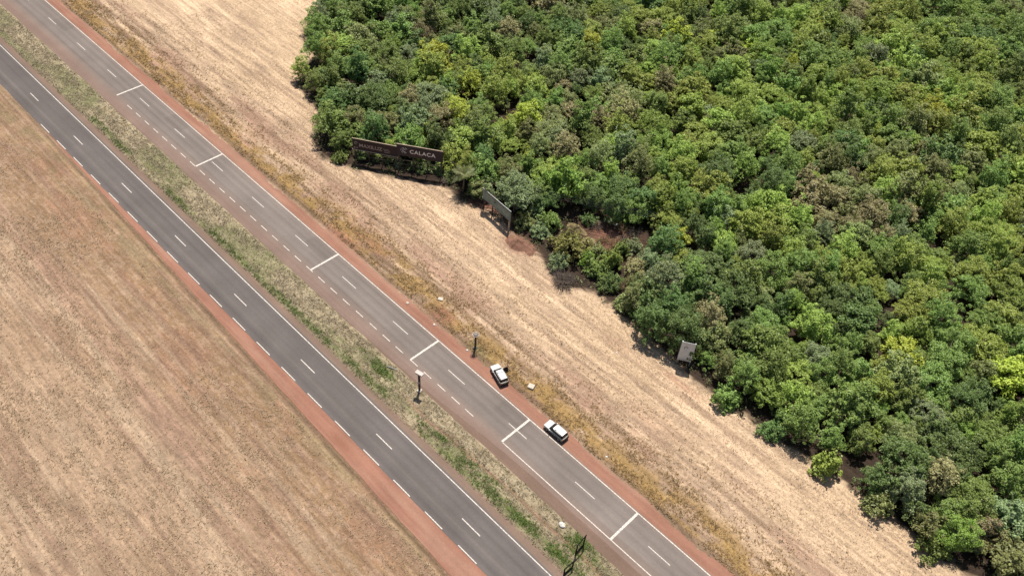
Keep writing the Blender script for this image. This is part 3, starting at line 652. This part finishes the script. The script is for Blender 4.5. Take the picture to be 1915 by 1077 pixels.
tag(mesh_obj('undergrowth', np_mesh('undergrowth', V, Fq), leaf_mat('undergrowth_leaves', (.14, .155, .055), .5)), 'low leafy undergrowth beneath the trees at the field edge', 'undergrowth', kind='stuff')
# dead brush: twiggy things
def twig_bush(px, py, s, h, n, m_, label, seed, name='dry_bush'):
    rg = random.Random(seed); g = G(px, py); t = empty(name, (g[0], g[1], float(height(g[0], g[1]))), 0, label, 'bush'); mb = MB(); tw = MB()
    for i in range(n):
        a = rg.random()*6.28; r0 = s*.55*rg.random(); tl = rg.uniform(.15, 1.1); L = h*rg.uniform(.6, 1.2)
        b = Vector((math.cos(a)*r0, math.sin(a)*r0, -.05)); d = Vector((math.cos(a)*math.sin(tl), math.sin(a)*math.sin(tl), math.cos(tl)))
        m1 = b+d*L*.5+Vector((rg.uniform(-.1, .1), rg.uniform(-.1, .1), 0)); e = b+d*L
        mb.tube([b, m1, e], [.045, .032, .012], 4, False)
        for q in range(3):
            u = b.lerp(e, rg.uniform(.4, .95)); v = Vector((rg.uniform(-1, 1), rg.uniform(-1, 1), rg.uniform(-.1, .9)))*L*.3
            tw.tube([u, u+v], [.022, .008], 3, False)
    mb.build('branches', m_, t); tw.build('twigs', m_, t); return t
M_dead = mat('dead_grey_wood', (.20, .16, .13), .95, .3, 5)
M_deadb = mat('dead_brown_stalks', (.30, .215, .12), .95, .3, 5)
twig_bush(1054, 533, 3.4, 1.8, 300, M_dead, 'grey leafless twiggy bush lying on the field edge', 3)
twig_bush(1035, 512, 1.6, 1.2, 70, M_dead, 'small heap of grey dead branches left of the leafless twiggy bush', 4, 'brush_heap')
twig_bush(1178, 545, 1.8, 2.8, 170, M_deadb, 'tall straw-coloured reed clump between the edge bushes', 5, 'reed_clump')
twig_bush(1195, 520, 1.4, 2.6, 110, M_deadb, 'slimmer straw-coloured reed clump behind the tall one', 6, 'reed_clump')
twig_bush(1130, 455, 1.8, 1.1, 80, M_deadb, 'brown dead brush in the bare earth clearing', 7, 'brush_heap')
twig_bush(1165, 452, 1.4, 1.0, 60, M_dead, 'pale dead branches at the right of the clearing', 8, 'brush_heap')
twig_bush(960, 418, 1.6, 1.3, 80, M_deadb, 'straw-coloured stalks at the right end of the slanting grey billboard', 9, 'reed_clump')
twig_bush(832, 345, 1.2, 1.3, 60, M_dead, 'bare grey twigs at the right foot of the right dark billboard', 10)
# earth and hay mounds
def mound(name, px, py, rx, ry, h, m_, label, rz=0, cat='mound'):
    g = G(px, py); rg = np.random.default_rng(int(px)); nr, na = 9, 22; V = []; Fs = []
    for i in range(nr+1):
        q = i/nr
        for j in range(na):
            a = 2*math.pi*j/na; wv = 1+.22*(vn(math.cos(a)*1.5+px, math.sin(a)*1.5)-.5)*2
            V.append((rx*q*wv*math.cos(a), ry*q*wv*math.sin(a), h*(math.cos(math.pi*q)*.5+.5)*(1+.45*(float(vn(q*4+px, a*1.5))-.5)) - .12*q))
    for i in range(nr):
        for j in range(na): Fs.append((i*na+j, (i+1)*na+j, (i+1)*na+(j+1) % na, i*na+(j+1) % na))
    me = bpy.data.meshes.new(name); me.from_pydata(V, [], Fs)
    for p in me.polygons: p.use_smooth = True
    o = mesh_obj(name, me, m_, None, (g[0], g[1], float(height(g[0], g[1]))), (0, 0, rz)); return tag(o, label, cat)
for q, (px, py, lab) in enumerate([(1112, 428, 'grey-brown brush at the left of the clearing'), (1150, 462, 'low brown brush along the lower rim of the clearing'), (1185, 442, 'grey brush under the trees right of the clearing'), (1165, 432, 'dark brush in the shade at the back of the clearing')]): twig_bush(px, py, 2.4, 1.3, 90, (M_dead, M_deadb)[q % 2], lab, 30+q, 'brush_heap')
M_earth = mat('dug_red_earth', (.185, .095, .062), .95, .4, 1.3, 1)
M_hay = mat('old_hay', (.235, .180, .085), .95, .35, 2.5, .9)
mound('earth_heap', 968, 461, 3.6, 2.3, 1.15, M_earth, 'heap of dug red earth on the field edge', .2)
mound('earth_heap', 986, 470, 2.4, 1.3, .5, M_earth, 'lower spill of red earth right of the dug heap', -.3)
mound('hay_heap', 1078, 432, 3.4, 1.3, 1.1, M_hay, 'long olive-brown hay heap above the yellowish rounded bush', .1)
mound('hay_heap', 1103, 452, 1.6, 1.2, .8, M_hay, 'short brown hay heap at the right end of the long one', .4)
mound('earth_heap', 1145, 440, 2.6, 1.4, .5, M_earth, 'brown earth heap in the shaded clearing', 0)
# litter in the clearing
for i, (px, py, lab) in enumerate([(1137, 418, 'left'), (1149, 424, 'middle'), (1186, 458, 'right')]):
    g = G(px, py); rg = random.Random(i)
    mb = MB().box((0, 0, .12), (.9, .5, .08), .4*i, .25).box((.25, .3, .2), (.45, .35, .06), 1.1, -.4)
    tag(mb.build('rubbish_sheet', M_pale, None, (g[0], g[1], float(height(g[0], g[1]))), bevel=.015), f'crumpled pale sheet of rubbish in the clearing, {lab}most' if lab != 'middle' else 'crumpled pale sheet of rubbish in the clearing, middle one', 'rubbish', 'rubbish in the clearing')

# ------------------------------------------------------------------ palm
g = G(866, 362)
pl = empty('palm_tree', (g[0], g[1], float(height(g[0], g[1]))), 0, 'feathery palm with drooping fronds between right dark billboard and slanting grey billboard', 'palm')
MB().tube([(0, 0, -.2), (.1, .05, 2.4), (.05, .15, 4.9)], [.24, .19, .16], 9).build('trunk', M_bark, pl, smooth=True)
M_frond = leaf_mat('palm_leaflets', (.20, .225, .075), .3)
def frond(seed):
    rg = random.Random(seed); V = []; Fs = []; L = 3.3*rg.uniform(.85, 1.1); up = rg.uniform(.15, 1.25)
    rib = []
    for i in range(15):
        q = i/14; rib.append(Vector((L*q*math.cos(up*.75), 0, L*q*math.sin(up) - 1.7*q*q*(.6+.3*math.cos(up)))))
    for i in range(1, 15):
        wl = .85*math.sin(math.pi*min(1, .15+.85*i/14))+.12
        for sd in (-1, 1):
            b = rib[i-1].lerp(rib[i], .5); tip = b+Vector((.35, sd*wl, -.35*wl)); o = len(V)
            V += [b-Vector((.07, 0, 0)), b+Vector((.07, 0, 0)), tip]; Fs.append((o, o+1, o+2) if sd > 0 else (o, o+2, o+1))
    mb = MB(); mb.add(V, Fs); mb.tube(rib, [.045*(1-.9*i/14) for i in range(15)], 4, False)
    return mb
for i in range(26): frond(i).build('frond', M_frond, pl, (.05, .15, 4.85), (0, 0, i*2.399))

# ------------------------------------------------------------------ billboards
def text_obj(body, size, m_, parent, loc, name='lettering', spacing=1.0, bold=.0):
    cu = bpy.data.curves.new(name, 'FONT'); cu.body = body; cu.size = size; cu.align_x = 'LEFT'; cu.align_y = 'CENTER'; cu.extrude = .008; cu.space_character = spacing; cu.offset = bold
    o = bpy.data.objects.new(name, cu); COL.objects.link(o); bpy.context.view_layer.update()
    me = bpy.data.meshes.new_from_object(o.evaluated_get(bpy.context.evaluated_depsgraph_get())); bpy.data.objects.remove(o)
    me.materials.clear()
    return mesh_obj(name, me, m_, parent, loc, (math.pi/2, 0, 0))
def billboard(name, A, B, clear, hgt, label, face, posts=4, frame=M_wood, trim=None, face_panels=6):
    """board from A to B (ground points), its face turned to the camera's side; local x runs along the board, face looks to -y"""
    A = np.array(A); B = np.array(B); Ln = float(np.linalg.norm(B-A)); a = math.atan2(B[1]-A[1], B[0]-A[0])
    t = empty(name, (A[0], A[1], 0), a, label, 'billboard')
    z0 = min(float(height(*A)), float(height(*B)))-.2
    for i in range(posts):
        xx = Ln*(.04+.92*i/(posts-1)); MB().box((xx, .16, (clear+hgt+z0)/2), (.2, .2, clear+hgt-z0-.1)).build('post', frame, t)
        MB().tube([(xx, .22, clear+hgt*.8), (xx, 1.9, -.1)], .06, 6).build('brace', frame, t)
    for zz in (clear+.25, clear+hgt*.5, clear+hgt-.25): MB().box((Ln/2, .03, zz), (Ln-.1, .055, .14)).build('rail', frame, t)
    for i in range(face_panels):
        w_ = Ln/face_panels; MB().box((w_*(i+.5), -.035+.004*(i % 2), clear+hgt/2), (w_-.012, .05, hgt)).build('panel', face, t)
    if trim:
        MB().box((Ln/2, -.03, clear+hgt+.045), (Ln+.1, .16, .08)).build('top_rail', trim, t)
    return t, Ln
b1, L1 = billboard('billboard', (-136.3, 94.0), (-127.3, 99.8), 3.95, 2.9, 'left dark brown billboard with faded lettering and a tan lower rail', M_face1, trim=M_trim)
MB().box((L1/2, -.14, 3.88), (L1+.1, .24, .09)).build('lower_rail', M_trim, b1)
MB().box((.12, -.1, 2.9), (.09, .09, 1.9)).build('corner_post', M_trim, b1)
text_obj('MAXILUZ', 1.30, M_letter_dim, b1, (1.55, -.066, 5.15), spacing=1.0, bold=.01)
MB().tube([(.85+.36*math.cos(q*math.pi/6), -.066, 5.75+.36*math.sin(q*math.pi/6)) for q in range(11)], .075, 6).build('emblem', M_letter_dim, b1)
MB().tube([(.75, -.066, 5.75), (1.0, -.066, 5.6), (.85, -.066, 5.9)], .06, 6).build('emblem', M_letter_dim, b1)
MB().box((.45, -.064, 4.35), (.35, .012, .3)).box((1.05, -.064, 4.42), (.3, .012, .22)).build('small_mark', M_letter_dim, b1)
for zz, x0_, x1_ in ((5.35, 7.2, 8.6), (5.0, 7.5, 8.9), (4.55, 7.5, 8.8)): MB().box(((x0_+x1_)/2, -.064, zz), (x1_-x0_, .012, .10)).build('small_print_line', M_letter_dim, b1)
for zz in (.9, 1.9, 2.9): MB().box((L1/2, .3, zz), (L1-.3, .06, .16)).build('scaffold_rail', M_wood, b1)
b2, L2 = billboard('billboard', (-127.1, 99.4), (-118.2, 105.4), 4.9, 3.1, 'right dark plum billboard with bold white lettering and a round emblem', M_face2, trim=M_trim)
for zz in (1.0, 2.2, 3.4): MB().box((L2/2, .3, zz), (L2-.3, .06, .16)).build('scaffold_rail', M_wood, b2)
text_obj('CALAÇA', 1.42, M_letter, b2, (3.0, -.066, 6.35), spacing=1.12, bold=.022)
em = MB()
for q in range(6):
    a0 = math.pi/6+q*math.pi/3; a1 = a0+math.pi/3*.72
    if q != 5: em.tube([(1.75+.78*math.cos(a0), -.07, 6.5+.78*math.sin(a0)), (1.75+.78*math.cos(a1), -.07, 6.5+.78*math.sin(a1))], .05, 5)
em.build('emblem_ring', M_letter, b2)
MB().tube([(1.75+.36*math.cos(.7+q*.44), -.07, 6.5+.36*math.sin(.7+q*.44)) for q in range(12)], .075, 6).build('emblem_letter', M_letter, b2)
MB().box((4.6, -.064, 5.5), (3.6, .012, .05)).build('red_line', mat('red_print', (.16, .03, .03), .6), b2)
b3, L3 = billboard('billboard', (-105.0, 105.3), (-95.5, 104.5), 3.5, 2.5, 'slanting grey-green weathered billboard standing parallel to the road', M_face3, posts=4, frame=M_wood)
for zz, yy_ in ((6.08, -.05), (5.55, -.1), (3.45, -.1)): MB().box((L3/2, yy_, zz), (L3+.1, .1, .1)).build('pale_rail', M_galv, b3)
MB().box((L3-.25, -.1, 1.55), (.3, .3, 3.3)).build('pale_post', M_trim, b3)
b4, L4 = billboard('billboard', (-48.25, 102.5), (-46.0, 103.85), 2.0, 5.2, 'tall pale grey board standing in tree shade at the right of the field', M_face4, posts=2, frame=M_galv, face_panels=3)
MB().tube([(1.0+.35*math.cos(q*.5), -.07, 5.6+.3*math.sin(q*.5)) for q in range(9)], .05, 5).build('dark_mark', M_plastic, b4)
MB().box((L4/2, -.066, 2.35), (L4*.86, .012, .12)).build('dark_line', M_galv, b4)

# ------------------------------------------------------------------ overhead cables on two wooden poles
def pole(X_, Y_, label):
    z0 = float(height(X_, Y_)); t = empty('utility_pole', (X_, Y_, z0), math.atan2(20, 32.5), label, 'pole')
    MB().tube([(0, 0, -.4), (0, 0, 6.7)], [.15, .1], 9).build('shaft', M_wood, t); MB().box((0, -.16, 6.2), (.12, 1.9, .14)).build('crossarm', M_wood, t)
    for yy in (-.95, -.2, .6): MB().tube([(0, yy-.05, 6.27), (0, yy-.05, 6.36), (0, yy-.05, 6.44)], [.05, .06, .035], 8).build('insulator', M_plastic, t)
    return t, z0
PA, PB = G(908, 340, 6.0)[:2], G(1226, 408, 6.0)[:2]
pole(*PA, 'utility pole beside the palm where the cables start'); pole(*PB, 'utility pole in the trees at the right end of the cables')
nrm = np.array([-(PB-PA)[1], (PB-PA)[0]]); nrm /= np.linalg.norm(nrm)
for i, (yy, nm_) in enumerate(((-1.0, 'nearest'), (-.25, 'middle'), (.55, 'farthest'))):
    pts_ = []
    for q in np.linspace(0, 1, 24):
        p = PA*(1-q)+PB*q + nrm*yy; zA = float(height(*PA))+6.44; zB = float(height(*PB))+6.44
        pts_.append((p[0], p[1], zA*(1-q)+zB*q - .7*4*q*(1-q)))
    tag(MB().tube(pts_, .06, 5).build('overhead_cable', M_wire), f'thin black overhead cable in front of the trees, {nm_} of three to the road', 'cable', 'overhead cables')

# ------------------------------------------------------------------ cars
def loft(secs):
    mb = MB(); n = len(secs[0]); V = [p for s_ in secs for p in s_]
    fs = [(i*n+k_, i*n+(k_+1) % n, (i+1)*n+(k_+1) % n, (i+1)*n+k_) for i in range(len(secs)-1) for k_ in range(n)]
    fs += [tuple(range(n))[::-1], tuple((len(secs)-1)*n+k_ for k_ in range(n))]
    return mb.add(V, fs)
def body_sec(x, zb, zt, w_, cw):
    h = [(cw, zb), (w_*.97, zb+.06), (w_, zb+.22), (w_, zt-.16), (w_*.97, zt-.05), (w_*.86, zt), (w_*.4, zt+.025)]
    return [(x, a, b) for a, b in h] + [(x, -a, b) for a, b in h[::-1]]
def make_car(loc, rz, label, door_open=False, livery=M_dgrey):
    t = empty('parked_car', loc, rz, label, 'car', 'white cars on the red shoulder')
    secs = [body_sec(2.33, .42, .80, .70, .6), body_sec(2.24, .32, .93, .84, .7), body_sec(1.95, .27, 1.00, .90, .75), body_sec(1.1, .25, 1.07, .92, .78), body_sec(.0, .25, 1.09, .93, .78),
            body_sec(-1.4, .25, 1.10, .93, .78), body_sec(-2.05, .28, 1.10, .91, .75), body_sec(-2.26, .36, 1.07, .86, .7), body_sec(-2.32, .45, .98, .80, .65)]
    bd = loft(secs).build('body', M_white, t, smooth=False, bevel=.012)
    bd.data.materials.append(M_olive)
    for p in bd.data.polygons:
        if p.center.x < -1.62 and (p.center.z < 1.06 or p.center.x < -2.1): p.material_index = 1
    # greenhouse: pillars and roof
    def gh(x, z, w_): return (x, w_, z)
    base = [(1.10, .80), (.55, .84), (-1.5, .84), (-2.18, .80)]; top = [(.28, .66), (-.05, .70), (-1.45, .70), (-1.92, .66)]; zb, zt = 1.07, 1.68
    V = [(x_, w_, zb) for x_, w_ in base]+[(x_, -w_, zb) for x_, w_ in base[::-1]]+[(x_, w_, zt) for x_, w_ in top]+[(x_, -w_, zt) for x_, w_ in top[::-1]]
    mb = MB().add(V, [tuple(range(8))[::-1], tuple(range(8, 16))]+[(i, (i+1) % 8, 8+(i+1) % 8, 8+i) for i in range(8)])
    mb.build('cabin', M_plastic, t, bevel=.02)
    rf = loft([[(x_, w_*sgn, z_) for sgn, w_, z_ in ((1, w0, 1.665), (1, w0+.02, 1.70), (1, w0-.12, 1.745), (-1, w0-.12, 1.745), (-1, w0+.02, 1.70), (-1, w0, 1.665))] for x_, w0 in ((.30, .62), (.05, .70), (-.7, .72), (-1.5, .71), (-1.95, .64))]).build('roof', M_white, t, smooth=False, bevel=.01)
    for sg in (1, -1): MB().tube([(.05, .62*sg, 1.76), (-1.75, .62*sg, 1.765)], .025, 6).build('roof_rail', M_plastic, rf)
    def pane(name, q, off, parent=t):
        a, b, c_, d = [Vector(p) for p in q]; nrm_ = (b-a).cross(d-a).normalized()*off
        return MB().add([p+nrm_ for p in (a, b, c_, d)]+[p+nrm_*.2 for p in (a, b, c_, d)], [(0, 1, 2, 3), (7, 6, 5, 4), (0, 4, 5, 1), (1, 5, 6, 2), (2, 6, 7, 3), (3, 7, 4, 0)]).build(name, M_glass, parent)
    pane('windscreen', [(1.06, -.70, 1.12), (1.06, .70, 1.12), (.33, .58, 1.64), (.33, -.58, 1.64)], .03)
    pane('rear_window', [(-2.15, .68, 1.14), (-2.15, -.68, 1.14), (-1.97, -.56, 1.6), (-1.97, .56, 1.6)], .03)
    for sg in (1, -1):
        for x0_, x1_, u0, u1 in ((.62, -.34, .05, -.36), (-.42, -1.42, -.44, -1.4), (-1.5, -1.95, -1.48, -1.72)):
            q = [(x0_, .845*sg, 1.13), (x1_, .845*sg, 1.13), (u1, .715*sg, 1.62), (u0, .715*sg, 1.62)]
            pane('side_window', q if sg < 0 else q[::-1], .02)
        for x0_, x1_, nm_ in ((.95, -.36, 'f'), (-.40, -1.36, 'r')):
            if door_open and sg < 0 and nm_ == 'f':
                MB().box(((x0_+x1_)/2, sg*.925, .68), (x0_-x1_, .03, .66)).build('door_opening', M_plastic, t)
                dr = MB().box((-.63, 0, .68), (1.25, .06, .72)).build('open_door', M_white, t, (.95, sg*.95, 0), (0, 0, R(62)), bevel=.015); dr.data.materials.clear(); dr.data.materials.append(livery)
                MB().add([(-.25, 0, 1.05), (-1.2, 0, 1.05), (-1.1, .08, 1.55), (-.75, .08, 1.55), (-.25, .02, 1.05), (-1.2, .02, 1.05), (-1.1, .1, 1.55), (-.75, .1, 1.55)], [(0, 1, 2, 3), (7, 6, 5, 4), (0, 4, 5, 1), (1, 5, 6, 2), (2, 6, 7, 3), (3, 7, 4, 0)]).build('door_glass', M_glass, dr)
                continue
            d_ = MB().box(((x0_+x1_)/2, sg*.925, .70), (x0_-x1_-.015, .03, .64)).build('door', livery, t, bevel=.008)
            MB().box((x1_+.22, sg*.95, .86), (.18, .03, .035)).build('handle', M_white, d_)
        for xw in (1.42, -1.42):
            wl = empty_part('wheel', t, (xw, sg*.80, .36))
            MB().tube([(0, -.12*sg, 0), (0, -.08*sg, 0), (0, .10*sg, 0), (0, .135*sg, 0)], [.33, .36, .36, .33], 20).build('tyre', M_rubber, wl)
            MB().tube([(0, .12*sg, 0), (0, .145*sg, 0)], [.22, .21], 14).build('rim', M_rim, wl)
            MB().tube([(xw+.46*math.cos(q*math.pi/8), sg*.925, .36+.46*math.sin(q*math.pi/8)) for q in range(9)], .04, 6).build('wheel_arch', M_plastic, t)
        MB().box((2.18, sg*.68, .80), (.20, .30, .16), sg*-.35).build('headlight', M_clear, t, bevel=.02)
        MB().box((-2.25, sg*.76, .92), (.13, .17, .30)).build('taillight', M_red, t, bevel=.02)
        MB().box((.72, sg*1.0, 1.14), (.16, .20, .14)).build('mirror', M_white, t, bevel=.03)
        MB().box((-1.93, sg*.915, .72), (.5, .03, .5)).build('rear_quarter_panel', M_olive, t, bevel=.008)
        MB().box((0, sg*.93, .27), (2.0, .12, .07)).build('side_step', M_plastic, t)
    MB().box((2.3, 0, .50), (.16, 1.5, .26)).build('front_bumper', M_plastic, t, bevel=.04)
    MB().box((2.30, 0, .78), (.06, .85, .16)).build('grille', M_plastic, t, bevel=.015)
    MB().box((-2.31, 0, .52), (.18, 1.62, .28)).build('rear_bumper', M_plastic, t, bevel=.04)
    tg = MB().box((-2.315, 0, .88), (.05, 1.3, .38)).build('tailgate', M_olive, t, bevel=.012)
    MB().box((-2.345, 0, .84), (.02, .42, .13)).build('number_plate', M_clear, tg)
    lb = MB().box((-.28, 0, 1.80), (.24, 1.15, .09)).build('light_bar', M_clear, t, bevel=.02)
    for sg in (1, -1): MB().box((-.28, sg*.42, 1.845), (.2, .26, .03)).build('lamp_lens', M_galv, lb)
    return t
def empty_part(name, parent, loc):
    o = bpy.data.objects.new(name, None); COL.objects.link(o); o.parent = parent; o.location = loc; o.empty_display_size = .2; return o
make_car((-53.1, 74.33, .0), math.pi, 'white off-roader parked straight along the road, right of the square concrete slab')
make_car((-68.8, 75.55, .02), math.pi-.32, 'white off-roader standing askew with its front door open, beside the post', True)

# ------------------------------------------------------------------ speed camera posts and small things
g = G(784.5, 731)
_q = G(796.5, 737.5)-g
cp = empty('camera_post', (g[0], g[1], float(height(g[0], g[1]))), math.atan2(_q[1], _q[0]), 'dark camera post in the median with a pale box roof on top', 'camera post')
MB().box((0, 0, 2.4), (.34, .34, 5.0)).build('column', M_steel, cp, bevel=.03)
MB().box((0, 0, .08), (.8, .8, .3)).build('footing', M_conc, cp, bevel=.02)
bx_ = MB().box((.1, 0, 5.1), (1.3, .6, .5)).build('camera_box', M_pale, cp, bevel=.03)
MB().box((.1, 0, 5.38), (1.5, .78, .05), 0, .08).build('roof_plate', M_pale, bx_, bevel=.01)
MB().tube([(-.54, 0, 5.07), (-.66, 0, 5.07)], .14, 12).build('lens', M_glass, bx_)
MB().box((.0, -.24, 2.7), (.4, .16, .5)).build('junction_box', M_pale, cp, bevel=.02)
g = G(888.5, 652.5)
cp = empty('camera_post', (g[0], g[1], float(height(g[0], g[1]))), .3, 'dark post with a ringed round head on the bank near the askew car', 'camera post')
MB().box((0, 0, 1.9), (.30, .30, 4.0)).build('column', M_steel, cp, bevel=.03)
MB().box((0, 0, .06), (.7, .7, .28)).build('footing', M_steel, cp, bevel=.02)
MB().tube([(0, 0, 3.86), (0, 0, 3.95), (0, 0, 4.1), (0, 0, 4.2)], [.25, .42, .42, .3], 16).build('head', M_head, cp)
MB().tube([(.62*math.cos(q*math.pi/12), .62*math.sin(q*math.pi/12), 4.05) for q in range(25)], .05, 6).build('ring', M_pale, cp)
for q in range(3): MB().tube([(.3*math.cos(q*2.09), .3*math.sin(q*2.09), 4.05), (.62*math.cos(q*2.09), .62*math.sin(q*2.09), 4.05)], .03, 5).build('spoke', M_pale, cp)
def sign_frame(p0, p1, h, label):
    a = math.atan2(p1[1]-p0[1], p1[0]-p0[0]); L = math.dist(p0[:2], p1[:2]); t = empty('sign_frame', (p0[0], p0[1], float(height(p0[0], p0[1]))), a, label, 'sign frame', 'empty sign frames in the median')
    for xx in (0, L): MB().box((xx, 0, h/2-.1), (.16, .16, h+.2)).build('post', M_black, t)
    MB().box((L/2, 0, h+.06), (L+.5, .16, .14)).build('crossbar', M_black, t); MB().box((L/2, -.02, .42), (L-.16, .12, .5)).build('lower_plate', M_black, t)  # low black plate stands in for the crossbar's shadow between the posts
sign_frame(G(1076, 1037), G(1091, 1019), 2.9, 'upper of two empty dark sign frames on the green median patch')
sign_frame(G(1054, 1075), G(1070, 1061), 2.1, 'lower of two empty dark sign frames near the darker carriageway')
def slab(px, py, d, rz, label, name='concrete_slab', z=.0, m_=M_conc, tilt=0.):
    g = G(px, py); t = MB().box((0, 0, d[2]/2), d, 0, tilt).build(name, m_, None, (g[0], g[1], float(height(g[0], g[1]))-.06+z), (0, 0, rz), bevel=.04); return tag(t, label, 'slab')
slab(993, 726, (1.15, 1.05, .55), .35, 'bleached square concrete cover in the bank grass between the cars')
slab(824, 562, (1.05, .8, .3), .5, 'pale square concrete cover far up the bank grass')
def boulder(px, py, r, label, m_=M_conc, name='stone'):
    g = G(px, py); me = bpy.data.meshes.new(name); bm = bmesh.new(); bmesh.ops.create_icosphere(bm, subdivisions=3, radius=1)
    for v in bm.verts:
        k_ = 1+.35*(float(vn(v.co.x*1.6+px, v.co.y*1.6+v.co.z*1.3))-.5); v.co = Vector((v.co.x*r*k_*1.15, v.co.y*r*k_, v.co.z*r*.75*k_))
    bm.to_mesh(me); bm.free(); return tag(mesh_obj(name, me, m_, None, (g[0], g[1], float(height(g[0], g[1]))+r*.35)), label, 'stone')
M_wstone = mat('white_stone', (.60, .56, .51), .85, .1, 3, .3)
boulder(1051, 982, .48, 'white boulder in the median above the empty sign frames', M_wstone)
boulder(873.5, 655, .22, 'small white stone beside the ringed post', M_wstone)
boulder(1152, 664, .18, 'tiny white stone on the straw field', M_wstone)
boulder(812, 607, .24, 'pale stone on the red shoulder by the bare red patch', M_wstone)
boulder(762, 567, .30, 'pale tan stone on the red shoulder, farthest up the road', M_conc)
boulder(1134, 855, .2, 'white stone in the bank grass below the straight-parked car', M_wstone)
boulder(1160, 992, .16, 'small pale stone on the median verge', M_wstone)
for i, (px, py, lab) in enumerate([(732, 690, 'grey scrap of pipe beside the green median patch')]):
    g = G(px, py); tag(MB().tube([(-.9, -.3, .15), (0, .1, .22), (.9, .5, .12)], .09, 8).build('pipe_scrap', M_galv, None, (g[0], g[1], float(height(g[0], g[1])))), lab, 'pipe')
